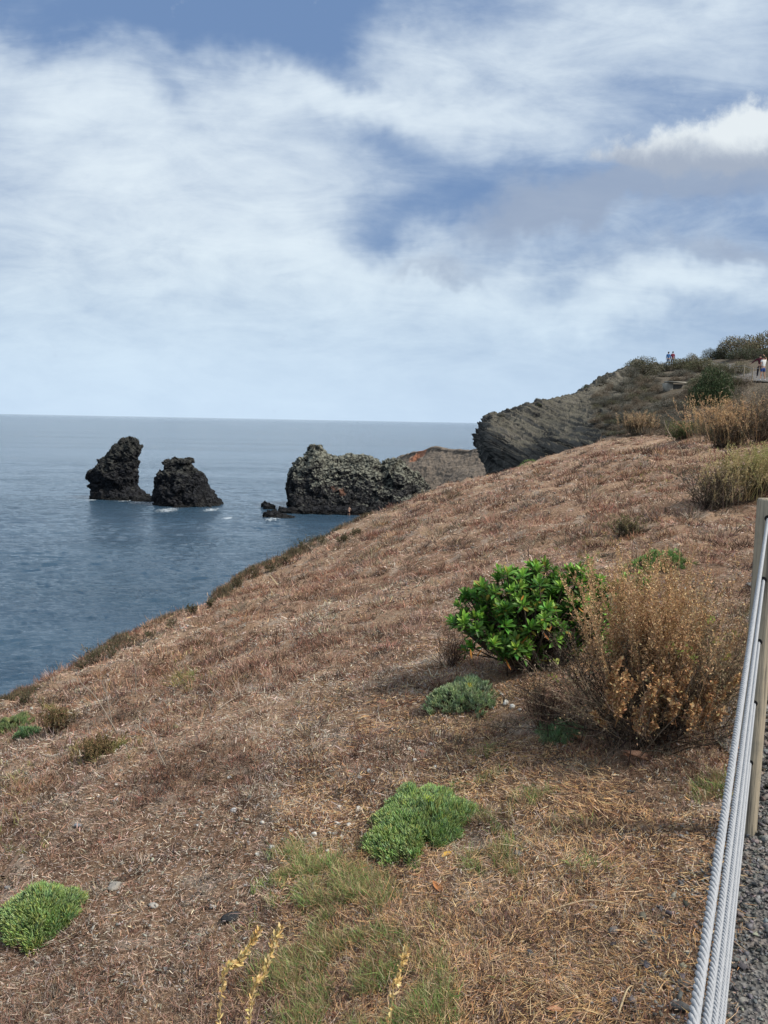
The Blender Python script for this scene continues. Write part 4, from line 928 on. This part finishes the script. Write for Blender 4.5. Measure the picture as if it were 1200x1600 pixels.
# small dark plants along the crest
for i, (px, py, w, h) in enumerate(((150, 1036, 30, 22), (128, 1046, 16, 14), (176, 1024, 26, 16), (205, 1008, 24, 12), (232, 996, 22, 10), (40, 1098, 24, 14), (300, 960, 26, 12), (328, 948, 16, 9), (372, 916, 22, 13), (398, 900, 26, 12), (424, 890, 24, 12), (446, 880, 20, 10),
        (470, 860, 22, 13), (486, 852, 20, 13), (505, 850, 14, 8), (535, 846, 24, 8), (268, 978, 20, 10), (556, 836, 26, 8))):
    b = G(px, py+2); sc = b[1]*1.02/FPX; t = b[1]/5; rg = np.random.default_rng(400+i)
    e = twiggy('crest_plant', 'small dark dry plant in the row fringing the slope edge above the sea', b, w*sc*.6, h*sc*1.35, 400+i, n=int(18+30*rg.random()), sub=4, tw=.0013*t**.8, spread=rg.uniform(30, 70), dark=((.05, .045, .03), (.09, .075, .05), (.13, .11, .06)), leafn=int(rg.uniform(150, 700)), leafpal=[(.07, .08, .04), (.12, .10, .06), (.16, .12, .07)], leafs=.010*t**.8, cat='plant')
    e['group'] = 'small plants fringing the edge of the slope'

# bare dead stalks
def stalk(name, label, pts, r0, r1, col, cat, kids=()):
    a = Acc(); q = crom(np.array(pts, float), 24); tubes(a, q[None], r0, r1, np.array([col]), 6)
    for k_ in kids: tubes(a, crom(np.array(k_, float), 10)[None], r0*.5, r1*.5, np.array([col]), 5)
    return tag(a.build(name, M_DRY, origin=pts[0]), label, cat)
b = G(1068, 722); Y = b[1]
stalk('bare_stalk', 'tall bent pale dead stalk arching up left of the upper shrubs', [b, P(1063, 700, Y), P(1050, 684, Y), P(1041, 668, Y), P(1037, 655, Y)], .012, .005, (.36, .29, .21), 'stalk', [[P(1050, 684, Y), P(1044, 672, Y+.1), P(1046, 660, Y)], [P(1057, 722, Y), P(1050, 716, Y), P(1042, 712, Y)]])
for i, (px, py, tops_, lab) in enumerate(((185, 1150, [(150, 1090), (128, 1068), (118, 1048)], 'bare leaning dead stem at the left, forking toward the sea'), (175, 1130, [(165, 1080), (160, 1065), (168, 1050)], 'pale grey dead stem standing right of the forking one at the left'),
        (212, 1090, [(212, 1050), (208, 1030), (205, 1010)], 'short upright bleached dead stem near the crest at the left'), (260, 1200, [(245, 1170), (238, 1150), (228, 1120)], 'thin bare dead stem standing in the litter at the left'))):
    b = G(px, py); Y = b[1]; T = [P(x_, y_, Y) for x_, y_ in tops_]
    stalk('dead_plant', lab, [b]+T, .0045, .0018, (.30, .25, .20), 'stem', [[T[0], T[0]*.4+T[1]*.6+[.05, 0, .05], T[1]+[.12, 0, .03]], [T[1], T[1]+[-.06, 0, .03], T[1]+[-.13, .02, .10]], [b*.5+T[0]*.5, b*.5+T[0]*.5+[.06, 0, .08], b*.5+T[0]*.5+[.09, 0, .17]]])
b = G(5, 1375); c_ = G(58, 1305)
stalk('driftwood', 'thick dark dead branch lying on the ground above the left samphire', [b+[0, 0, .01], b*.6+c_*.4+[0, 0, .025], c_+[0, 0, .01]], .014, .007, (.15, .105, .08), 'branch', [[b*.5+c_*.5+[0, 0, .02], b*.4+c_*.6+[.03, 0, .03]]])
for i, (p0, p1, lab) in enumerate((((340, 1110), (392, 1085), 'bleached twig lying on the slope left of centre'), ((66, 1170), (135, 1140), 'long bleached twig lying near the left edge below the crest'), ((840, 1225), (872, 1180), 'dark crooked twig lying in front of the big dry shrub'),
        ((963, 1600), (988, 1545), 'pale curved straw stalk lying at the bottom left of the ropes'), ((850, 1430), (975, 1420), 'thin pale straw stalk lying across the orange litter'), ((600, 1370), (700, 1405), 'grey twig lying below the largest samphire cushion'))):
    b, c_ = G(*p0), G(*p1); stalk('fallen_twig', lab, [b+[0, 0, .008], b*.5+c_*.5+[.01, .02, .03], c_+[0, 0, .01]], .0035, .0015, ((.42, .34, .27), (.4, .33, .26), (.14, .10, .08), (.52, .40, .24), (.5, .38, .24), (.3, .26, .22))[i], 'twig')
# straw coloured stalks with husks close to the lens
for i, (b0, tops_, lab) in enumerate((((335, 1640), [(345, 1560), (375, 1500), (405, 1455)], 'left one of the paired straw coloured seed stalks at the bottom edge'), ((375, 1650), [(392, 1580), (412, 1520), (436, 1450)], 'right one of the paired straw coloured seed stalks at the bottom edge'),
        ((600, 1640), [(612, 1570), (622, 1530), (634, 1480)], 'single straw coloured seed stalk at the bottom centre'))):
    b = G(*b0) if b0[1] < 1600 else G(b0[0], 1599); b = P(b0[0], b0[1], 1.75); b[2] = hz(b[0], b[1]); Y = b[1]
    T = [P(x_, y_, Y+.03*k_) for k_, (x_, y_) in enumerate(tops_)]; e = empty('seed_stalk', b, lab, 'stalk'); a = Acc(); q = crom(np.array([b]+T), 20); tubes(a, q[None], .0017, .0008, np.array([[.5, .36, .16]]), 5); a.build('stem', M_DRY, e)
    rg = np.random.default_rng(500+i); a = Acc(); m_ = 300 if i < 2 else 130; p, dd = along(q[None], m_, .12, 1, rg); ribbons(a, p+rg.normal(0, .003, p.shape), nrm(dd+rg.normal(0, .55, p.shape)), .014*rg.uniform(.6, 1.2, m_), .0065, rg.normal(0, .002, p.shape), palcol([(.58, .42, .17), (.50, .34, .13), (.66, .50, .25)], m_, .12, rg), (.4, 1, .2), rg); a.build('husks', M_DRY, e)

# ------------------------------------------------------------ stones, leaves, gravel
def stone(name, label, p, s, col, seed, cat='stone', group=None, flat=.6):
    rg = np.random.default_rng(seed); th = np.linspace(0, 2*math.pi, 13)[:-1]; ph = np.linspace(.02, math.pi-.02, 8)
    T, F_ = np.meshgrid(th, ph); d = np.stack([np.sin(F_)*np.cos(T), np.sin(F_)*np.sin(T), np.cos(F_)], -1).reshape(-1, 3)
    for k in range(7):
        nn = nrm(rg.normal(size=(1, 3)))[0]; lim = rg.uniform(.5, .85); o = d@nn; d = d-np.maximum(o-lim, 0)[:, None]*nn
    v = d*np.array([rg.uniform(.8, 1.25), rg.uniform(.75, 1.1), flat])*s/2
    a = Acc(); a.add(v, gridfaces(8, 12, True), col); o = a.build(name, M_STONE); o.location = [p[0], p[1], p[2]+s*flat*.22]; o.rotation_euler = (rg.normal(0, .2), rg.normal(0, .2), rg.uniform(0, 6))
    return tag(o, label, cat, group)
gs = [(958, 1458, 22, 'rounded grey stone in the dry litter left of the ropes', (.26, .25, .235)), (1020, 1462, 17, 'grey stone just right of the rounded one left of the ropes', (.24, .23, .22)), (1063, 1308, 13, 'pale oval grey stone in the litter below the post', (.32, .31, .30)),
      (1015, 1403, 16, 'flat grey stone between the pale oval and rounded ones', (.22, .21, .20)), (1087, 1472, 12, 'cream stone touching the left edge of the ropes', (.55, .46, .36)), (1068, 1542, 28, 'dark angular stone beside the ropes at the bottom', (.12, .115, .11)),
      (1062, 1580, 34, 'darkest broad slab stone at the bottom beside the ropes', (.10, .098, .095)), (830, 1495, 18, 'dark grey stone half buried at the bottom, left of the rounded one', (.15, .145, .14)), (810, 1335, 17, 'grey stone with white spots at the right of the largest samphire', (.22, .22, .21)),
      (568, 1522, 30, 'dark rough stone sunk in the green grass', (.10, .10, .10)), (432, 1520, 16, 'grey stone by the straw coloured seed stalks', (.24, .23, .22)), (122, 1292, 12, 'blue grey pebble above the left samphire', (.30, .32, .34)), (180, 1386, 28, 'pale flat stone right of the left samphire', (.42, .38, .33)),
      (362, 1438, 26, 'black rough stone at the lower left of the grass', (.05, .05, .052)), (14, 1390, 12, 'small grey stone by the dead branch at the left edge', (.3, .29, .28)), (1180, 1395, 15, 'pale grey flat stone lying on the dark gravel', (.28, .27, .25)), (1150, 1372, 14, 'tan flat stone at the edge of the dark gravel', (.32, .26, .19)),
      (1005, 1508, 12, 'small grey pebble below the rounded stone', (.25, .24, .23)), (925, 1418, 13, 'small pale pebble above the rounded stone', (.38, .35, .31)), (985, 1240, 13, 'dark grey pebble in the orange litter below the big shrub', (.16, .155, .15)), (1178, 1582, 14, 'orange tan pebble on the gravel at the bottom right', (.42, .25, .12)),
      (333, 1418, 12, 'lone white pebble left of the grass', (.68, .66, .62)), (240, 1418, 14, 'whitish lichened pebble right of the pale flat stone', (.5, .47, .42)), (366, 1268, 13, 'white stone on the slope left of the white scatter', (.66, .64, .62)), (358, 1218, 9, 'tiny white stone above the white stone left of centre', (.66, .64, .6)), (312, 1190, 8, 'tiny white stone farthest left on the middle slope', (.66, .64, .6)),
      (860, 1437, 10, 'yellow tan pebble in the litter left of the small pale pebble', (.5, .36, .17)), (784, 1088, 8, 'white pebble in the bare soil right of the small samphire clump', (.62, .6, .57)), (560, 1060, 6, 'pale pebble alone on the middle slope', (.55, .52, .48))]
for i, (px, py, w, lab, c) in enumerate(gs):
    p = G(px, py); stone('stone', lab, p, w*p[1]*1.05/FPX*1.1, c, 600+i, flat=.45)
ws = [(527, 1290), (523, 1305), (545, 1292), (557, 1277), (515, 1302), (533, 1310), (504, 1320), (541, 1322), (560, 1268), (562, 1216), (577, 1207), (582, 1222), (648, 1190), (640, 1173), (530, 1263), (490, 1308), (410, 1287), (402, 1338), (476, 1342), (493, 1345), (512, 1333), (425, 1328), (673, 1165), (680, 1200), (455, 1300), (800, 1108), (812, 1112), (790, 1102)]
for i, (px, py) in enumerate(ws):
    p = G(px, py); stone('white_pebble', 'small whitish pebble scattered in the litter near the middle samphire cushions', p, RG.uniform(7, 14)*p[1]*1.05/FPX, (.74, .71, .64), 700+i, 'pebble', 'scattered white pebbles', .7)
for i, (px, py, w, lab) in enumerate(((684, 1393, 24, 'orange fallen leaf below the largest samphire cushion'), (698, 1340, 18, 'yellow orange leaf stuck in the lower edge of the largest samphire cushion'), (585, 1468, 30, 'curled rusty leaf in the green grass'), (868, 1585, 26, 'orange brown leaf at the bottom left of the ropes'),
        (830, 1408, 16, 'small orange leaf right of the samphire, in dry litter'), (612, 1385, 18, 'pale tan leaf between grass and samphire'), (1002, 1190, 46, 'large brown fallen leaf at the foot of the big dry shrub'), (980, 1185, 26, 'narrow rusty leaf at the foot of the big dry shrub'), (660, 1177, 12, 'small red brown leaf above the largest samphire cushion'),
        (762, 1418, 30, 'brown curled leaf in the litter right of the orange one'), (908, 1160, 26, 'orange brown leaf near the little blue green samphire'), (745, 1430, 26, 'pale tan flat chip of leaf below the samphire'))):
    p = G(px, py); rg = np.random.default_rng(800+i); L = w*p[1]*1.05/FPX*1.25; a = Acc(); th = rg.uniform(0, 6.28); d = nrm(np.array([[math.cos(th), math.sin(th), .25]]))
    c = ((.50, .22, .09), (.65, .40, .08), (.34, .14, .07), (.42, .19, .10), (.45, .2, .09), (.5, .38, .22), (.30, .16, .10), (.40, .18, .09), (.36, .14, .08), (.26, .15, .10), (.42, .2, .09), (.55, .45, .3))[i]
    for sg in (-1, 1): 
        s = np.cross(d, [[0, 0, 1.]])*sg
        prof = np.array([.05, .6, 1, .9, .5, .03]); V = []
        for k_, pr in enumerate(prof):
            t = k_/5; c0 = p+[0, 0, .008]+d[0]*L*(t-.5)+np.array([0, 0, 1])*L*.25*(t-.5)**2; V += [c0, c0+s[0]*L*.24*pr+[0, 0, L*.13*pr]]
        a.add(V, [[2*q, 2*q+1, 2*q+3, 2*q+2] for q in range(5)], c)
    tag(a.build('fallen_leaf', M_LEAF, origin=p, smooth=True), lab, 'leaf')
def chips(name, label, x, y, s, pal, kind=True, seed=0, flat=.5, lift=.3):
    rg = np.random.default_rng(seed); n = len(x); z = height(x, y)
    v = np.array([[a_, b_, c_] for a_ in (-1, 1) for b_ in (-1, 1) for c_ in (-1, 1)], float)[None]*.5*s[:, None, None]*np.stack([rg.uniform(.6, 1.3, n), rg.uniform(.5, .9, n), rg.uniform(.25, .7, n)*flat*1.6], 1)[:, None]
    v *= rg.uniform(.62, 1.1, (n, 8, 1)); v += rg.normal(0, .10, v.shape)*s[:, None, None]
    th = rg.uniform(0, 6.28, n); c_, s_ = np.cos(th)[:, None], np.sin(th)[:, None]; tx = rg.normal(0, .35, (n, 1)); ty = rg.normal(0, .35, (n, 1))
    X = v[..., 0]*c_-v[..., 1]*s_; Y_ = v[..., 0]*s_+v[..., 1]*c_; Z = v[..., 2]+X*tx+Y_*ty
    V = np.stack([X+x[:, None], Y_+y[:, None], Z+(z+s*lift*.5+.012)[:, None]], -1)
    F = np.array([[0, 1, 3, 2], [4, 6, 7, 5], [0, 4, 5, 1], [2, 3, 7, 6], [0, 2, 6, 4], [1, 5, 7, 3]])
    F = (np.arange(n)[:, None, None]*8+F[None]).reshape(-1, 4); a = Acc(); a.add(V.reshape(-1, 3), F, np.repeat(palcol(pal, n, .22, rg), 8, 0)); return tag(a.build(name, M_STONE), label, 'gravel', kind='stuff')
n = 52000; yy = np.exp(RG.uniform(math.log(.9), math.log(9), n)); off = RG.uniform(-.05, 1.3, n); off = np.where(RG.random(n) < .10, -np.abs(RG.normal(0, .14, n))*np.clip(3.5-yy, .15, 2), off); xx = fence_x(yy)+off/.895
chips('gravel', 'dark grey slate gravel of the path right of the ropes', xx, yy, np.exp(RG.normal(math.log(.0085), .42, n))*np.clip(yy/2.2, 1, 2.2), [(.15, .146, .14), (.21, .205, .20), (.27, .265, .26), (.10, .097, .095), (.32, .28, .24)], seed=901)
x, y, r = gsample(30000, 1.4, 40); k, po, s = masks(x, y); k &= fbm2(x, y, .8, 3, .5, 95) > .10
chips('pale_grit', 'small pale chips of stone and shell lying in the bare places of the slope', x[k], y[k], RG.uniform(.004, .014, k.sum())*np.clip(r[k]/3.5, 1, 6)**.8, [(.42, .36, .30), (.32, .27, .22), (.25, .2, .16), (.5, .45, .4)], seed=902)

# ------------------------------------------------------------ scrub on the headland and the hill
def scrub_mesh(seed, pal, n=900, grassy=0.0):
    n = int(n*3.4)
    rg = np.random.default_rng(seed); d = rg.normal(size=(n, 3)); d[:, 2] = np.abs(d[:, 2]); d = nrm(d); rad = rg.uniform(.25, 1, n)**.45
    lump = 1+.28*vnoise(d*2.6+seed, seed); p = d*rad[:, None]*lump[:, None]*[.5, .5, 1]
    dirs = nrm(d*.7+np.array([0, 0, .4+grassy])+rg.normal(0, .55, (n, 3))); cc = palcol(pal, n, .25, rg)*(.75+.35*(vnoise(d*3.1+seed*3, seed+2)[:, None]*.5+.5)+.15)
    a = Acc(); ribbons(a, p, dirs, rg.uniform(.02, .06, n)*(1+grassy*.7), rg.uniform(.008, .02, n), rg.normal(0, .015, (n, 3)), cc, (1, .9, .2), rg)
    st = Acc(); m_ = 40; q = np.stack([np.zeros((m_, 3)), p[:m_]*.5, p[:m_]], 1); tubes(st, q, .012, .006, palcol([(.10, .08, .06)], m_, .2, rg)); return a, st
OLIVE = [(.10, .105, .06), (.14, .135, .075), (.17, .15, .095)]; GREYS = [(.13, .125, .10), (.17, .16, .13), (.10, .095, .075)]; DKG = [(.045, .07, .03), (.06, .085, .04), (.09, .10, .05)]; BRN = [(.12, .095, .07), (.16, .125, .09), (.20, .16, .11)]; TANS = [(.24, .19, .12), (.18, .155, .09), (.14, .13, .07)]
protos = {}
def scrub(px, py, wpx, hpx, pal, key, label, group=None, name='scrub_bush', n=900, grassy=0., dz=0):
    p = hit(px, py); sc = p[1]*1.02/FPX; k = (key, n)
    if k not in protos:
        a, s = scrub_mesh(len(protos)+20, pal, n, grassy); o1 = a.build('foliage', M_SCRUB); o2 = s.build('branches', M_DRY); protos[k] = (o1, o2); first = True
    else: first = False
    e = empty(name, p-[0, 0, .08*hpx*sc], label, 'shrub', group); e.scale = (wpx*sc, wpx*sc, hpx*sc*1.08); e.rotation_euler = (0, 0, RG.uniform(0, 6.28))
    for o in protos[k]:
        if not first: o = o.copy(); COL.objects.link(o)
        o.parent = e
    return e
S = scrub
S(1003, 585, 66, 25, GREYS+OLIVE, 'go1', 'broad grey green dome of scrub on the skyline left of the two walkers', n=1800)
S(985, 590, 34, 18, GREYS, 'g1', 'grey scrub dome on the skyline at the left shoulder of the broad dome', n=1200)
S(1036, 579, 16, 14, GREYS, 'g1', 'wispy grey shrub on the skyline between the dome and the walkers', n=1200)
S(941, 598, 16, 11, GREYS, 'g1', 'small lone grey bush on the headland skyline', n=1200)
S(914, 607, 12, 5, DKG, 'd1', 'tiny dark bush on the headland skyline left of the lone grey one', n=600)
S(784, 650, 12, 4.5, GREYS, 'g1', 'tiny bush on the headland skyline above its left end', n=1200)
S(843, 634, 10, 4, DKG, 'd1', 'tiny dark bush halfway along the headland skyline', n=600)
S(1062, 577, 50, 17, OLIVE, 'o1', 'olive scrub hiding the legs of the two walkers', n=1400, grassy=.4)
S(1082, 573, 26, 18, TANS, 't1', 'tan topped grassy bush on the skyline right of the two walkers', n=1200, grassy=.8)
S(1095, 580, 50, 20, OLIVE, 'o1', 'olive scrub just below the tan topped skyline bush', n=1400)
for px, py, w, h, c, kk, lab in ((1121, 559, 60, 29, GREYS+TANS, 'gt', 'leftmost rounded mass of the big scrub hill top at the right'), (1150, 558, 74, 30, GREYS+TANS, 'gt', 'middle rounded mass of the big scrub hill top at the right'), (1192, 556, 70, 32, TANS, 't1', 'rightmost tan grey mass of the big scrub hill top'), (1240, 556, 70, 34, TANS, 't1', 'scrub mass of the hill top just past the right edge')):
    S(px, py, w, h, c, kk, lab, n=1800 if kk == 'gt' else 1200, grassy=.3)
for px, w in ((1110, 30), (1130, 36), (1155, 40), (1178, 40), (1202, 40)): S(px, 561, w, 16, DKG+GREYS, 'dg', 'dark scrub in the row under the big scrub hill top', 'dark row of scrub under the hill top', n=1200)
S(1188, 532, 40, 9, TANS, 't1', 'thin crest of grass tops on the highest point of the hill at the right', n=1200, grassy=.3)
S(1112, 634, 66, 56, DKG, 'd2', 'big dark green bush below the small fence posts', n=2600, grassy=.3)
S(1095, 612, 46, 26, OLIVE, 'o1', 'olive bush behind the left side of the big dark green bush', n=1400)
S(1140, 608, 44, 24, DKG+OLIVE, 'do', 'dark olive bush behind the right side of the big dark green bush', n=1400)
S(1125, 586, 40, 18, OLIVE, 'o1', 'rounded olive bush between the farthest and next fence post', n=1400)
S(1155, 585, 34, 17, OLIVE+TANS, 'ot', 'light olive rounded bush behind the two middle fence posts', n=1400)
S(1158, 604, 40, 16, BRN, 'b1', 'brownish low bush left of the path below the posts', n=1200)
S(1193, 634, 40, 30, GREYS+BRN, 'gb', 'dark grey shrub at the right edge below the path', n=1200)
S(1050, 640, 50, 16, GREYS, 'g2', 'low grey bush under the concrete block', n=1400); S(1078, 622, 34, 20, BRN, 'b1', 'brownish bush right of the concrete block', n=1200)
S(1030, 672, 30, 16, GREYS, 'g2', 'rounded grey bush just right of the low tan topped shrub', n=1400)
fill = []
for i in range(900):
    if len(fill) > 235: break
    px = random.uniform(930, 1165); py = random.uniform(586, 682)
    if py < 578+max(0, (1010-px))*.42+8 or py > 684-(px-950)*.02 or (px > 1085 and py < 612): continue
    if any(abs(px-a_) < 7.5 and abs(py-b_) < 4.5 for a_, b_ in fill): continue
    if abs(px-1055) < 24 and 596 < py < 622: continue
    fill.append((px, py)); t = random.choice((('g1', GREYS, 1200), ('b1', BRN, 1200), ('o2', OLIVE, 500), ('g3', GREYS, 500), ('b3', BRN, 500)))
    S(px, py, random.uniform(13, 30), random.uniform(6, 13), t[1], t[0], 'low grey brown shrub, one of many covering the flank of the headland', 'small shrubs on the flank of the headland', n=t[2])

# ------------------------------------------------------------ people
def skin(name, pts, edges, mt, parent, lvl=1):
    me = bpy.data.meshes.new(name); me.from_pydata([tuple(p[:3]) for p in pts], edges, []); o = bpy.data.objects.new(name, me); COL.objects.link(o)
    o.modifiers.new('skin', 'SKIN'); 
    if not me.skin_vertices: 
        bpy.context.view_layer.objects.active = o
    for i, p in enumerate(pts): me.skin_vertices[0].data[i].radius = (p[3], p[4] if len(p) > 4 else p[3])
    me.skin_vertices[0].data[0].use_root = True
    s = o.modifiers.new('sub', 'SUBSURF'); s.levels = s.render_levels = lvl
    me.materials.append(mt); o.parent = parent
    for p in me.polygons: p.use_smooth = True
    return o
M_SKIN = plain('skin', (.48, .28, .19), .6, .3, 0, .05); 
def person(loc, rz, label, sh, lo, hair, armL, armR, sleeve='long', long_leg=True, shoe=(.7, .7, .7), backpack=None, group=None, stance=.10, bend=0.0, bare=False):
    e = empty('person', loc, label, 'person', group); e.rotation_euler = (0, 0, rz); sb, cb = math.sin(bend), math.cos(bend)
    def U(x, y, z): h = z-.93; return (x, y*cb-max(h, 0)*sb if h > 0 else y, .93+h*cb if h > 0 else z)     # local -y is the way the person faces
    J = [(0, .02, .93, .15, .11), (*U(0, .01, 1.12), .125, .09), (*U(0, 0, 1.33), .155, .105), (*U(0, .005, 1.46), .075, .065), (*U(0, 0, 1.53), .052), (*U(0, -.01, 1.60), .078, .088), (*U(0, -.015, 1.68), .078, .092), (*U(0, -.01, 1.74), .045)]
    E = [(0, 1), (1, 2), (2, 3), (3, 4), (4, 5), (5, 6), (6, 7)]
    legs = []
    for s in (-1, 1):
        k = len(J); J += [(s*.09, .01, .86, .088), (s*(.09+stance*.3), -.01, .48, .055), (s*(.09+stance*.6), .02, .10, .036), (s*(.09+stance*.6), -.12, .04, .034)]; E += [(0, k), (k, k+1), (k+1, k+2), (k+2, k+3)]; legs.append(k)
    arms = []
    for s, (el, wr) in ((-1, armL), (1, armR)):
        k = len(J); h = (np.array(wr)-np.array(el)); h = h/np.linalg.norm(h); hd = np.array(wr)+h*.09
        J += [(*U(s*.18, 0, 1.42), .052), (*U(*el), .040), (*U(*wr), .027), (*U(*hd), .03, .016)]; E += [(2, k), (k, k+1), (k+1, k+2), (k+2, k+3)]; arms.append(k)
        w_ = np.array(U(*wr)); hd_ = np.array(U(*hd)); dv = hd_-w_; sv = np.cross(dv, [0, 1, 0]); sv = sv/max(np.linalg.norm(sv), 1e-6)
        for fi in range(4):
            kk = len(J); off = sv*(fi-1.5)*.018; J += [(*(hd_+off+dv*.2), .009), (*(hd_+off*1.1+dv*(.75+.12*(fi in (1, 2)))), .007)]; E += [(k+3, kk), (kk, kk+1)]
        kk = len(J); J += [(*(w_+dv*.4+sv*.045), .010), (*(w_+dv*.8+sv*.06), .008)]; E += [(k+2, kk), (kk, kk+1)]
    body = skin('body', J, E, M_SKIN, e)
    mh = plain('hair_colour', hair, .9, .2, 0, .1); a = Acc(); th = np.arange(14)*2*math.pi/14; V = []
    for ph, r in ((.0, .001), (.5, .055), (1.0, .092), (1.5, .105), (1.9, .098)):
        c = np.array(U(0, .008, 1.655+.115*math.cos(ph))); V.append(np.stack([c[0]+r*np.cos(th), c[1]+r*1.1*np.sin(th)+.01, np.full(14, c[2])], 1))
    a.add(np.array(V), gridfaces(5, 14, True), hair); o = a.build('hair', mh, smooth=True); o.parent = e
    if sh is not None:
        ms = plain('shirt_cloth', sh, .9, .1, 0, .1); g = .018
        pts = [(0, .02, .90, .165, .125), (*U(0, .01, 1.12), .14, .11), (*U(0, 0, 1.33), .172, .12), (*U(0, .005, 1.455), .085, .075)]; ed = [(0, 1), (1, 2), (2, 3)]
        for i, s in enumerate((-1, 1)):
            k = arms[i]; q = len(pts); el = np.array(J[k+1][:3]); wr = np.array(J[k+2][:3]); s0 = np.array(J[k][:3])
            pts += [(*s0, .068), (*(el if sleeve == 'long' else s0*.45+el*.55), .056)]; ed += [(2, q), (q, q+1)]
            if sleeve == 'long': pts.append((*(el*.1+wr*.9), .042)); ed.append((q+1, q+2))
        skin('shirt', pts, ed, ms, e)
    if lo is not None:
        ml = plain('trouser_cloth', lo, .9, .1, 0, .1); pts = [(0, .02, .97, .155, .115), (0, .02, .90, .16, .12)]; ed = [(0, 1)]
        for i, s in enumerate((-1, 1)):
            k = legs[i]; q = len(pts); th_, kn, an = (np.array(J[k+j][:3]) for j in range(3)); pts.append((*th_, .10)); ed.append((1, q))
            if long_leg: pts += [(*kn, .072), (*an, .058)]; ed += [(q, q+1), (q+1, q+2)]
            else: pts.append((*(th_*.25+kn*.75), .088)); ed.append((q, q+1))
        skin('trousers' if long_leg else 'shorts', pts, ed, ml, e)
    if not bare:
        for i, s in enumerate((-1, 1)):
            k = legs[i]; an = np.array(J[k+2][:3]); skin('shoe', [(an[0], .06, .05, .042), (an[0], -.04, .045, .05, .04), (an[0], -.15, .035, .045, .03)], [(0, 1), (1, 2)], plain('shoe_leather', shoe, .7, .2, 0, .05), e)
    return e
DOWN = ((-.24, .03, 1.14), (-.22, -.06, .92)), ((.24, .03, 1.14), (.22, -.06, .92))
def stand(px, py, Y): p = P(px, py, Y); return np.array([p[0], p[1], p[2]])
def onground(px, Y, dz=0):
    p = P(px, 570, Y); return np.array([p[0], p[1], hz(p[0], p[1])+dz])
q = hit(1043, 572); q = stand(1043.5, 572.5, 99); g_ = hz(q[0], q[1])
q[2] = max(q[2], g_)
person(q, R(180), 'person in a blue jacket seen from behind, left of the pair on the skyline', (.06, .16, .36), (.10, .16, .26), (.03, .025, .02), *DOWN)
q2 = stand(1050.3, 572, 99.5); q2[2] = max(q2[2], hz(q2[0], q2[1]))
person(q2, R(180), 'person in a dark red top seen from behind, right of the skyline pair', (.22, .045, .07), (.05, .06, .12), (.06, .045, .035), *DOWN)
q = stand(1191, 594, 60); q[2] = max(q[2], hz(q[0], q[1])+.02)
person(q, R(200), 'person in white top and blue shorts with one raised arm on the hill path', (.62, .62, .60), (.05, .09, .25), (.05, .035, .025), ((-.30, -.05, 1.55), (-.12, -.08, 1.76)), ((.25, .02, 1.15), (.22, -.1, .95)), sleeve='short', long_leg=False, shoe=(.75, .75, .75), stance=.22)
q = stand(1186, 590, 62); q[2] = max(q[2], hz(q[0], q[1])+.02)
person(q, R(170), 'person in dark maroon and navy with bent elbow, behind the one in the white top', (.09, .025, .035), (.02, .022, .03), (.03, .02, .02), ((-.34, .0, 1.20), (-.40, -.2, 1.02)), ((.42, .02, 1.22), (.62, -.05, 1.05)), shoe=(.3, .3, .3))
q = P(545, 806, 126.5); q[2] = -.28
person(q, R(150), 'bather with bare skin standing knee deep at the foot of the lichened rock', None, (.06, .03, .03), (.03, .02, .02), ((-.28, -.12, 1.12), (-.14, -.30, 1.0)), ((.28, -.12, 1.12), (.12, -.30, 1.0)), long_leg=False, bare=True, bend=.25, stance=.15)

for o in list(SC.objects):
    l = o.get('label')
    if l and len(l.replace('-', ' ').split()) > 16: print('LONG', len(l.split()), l)
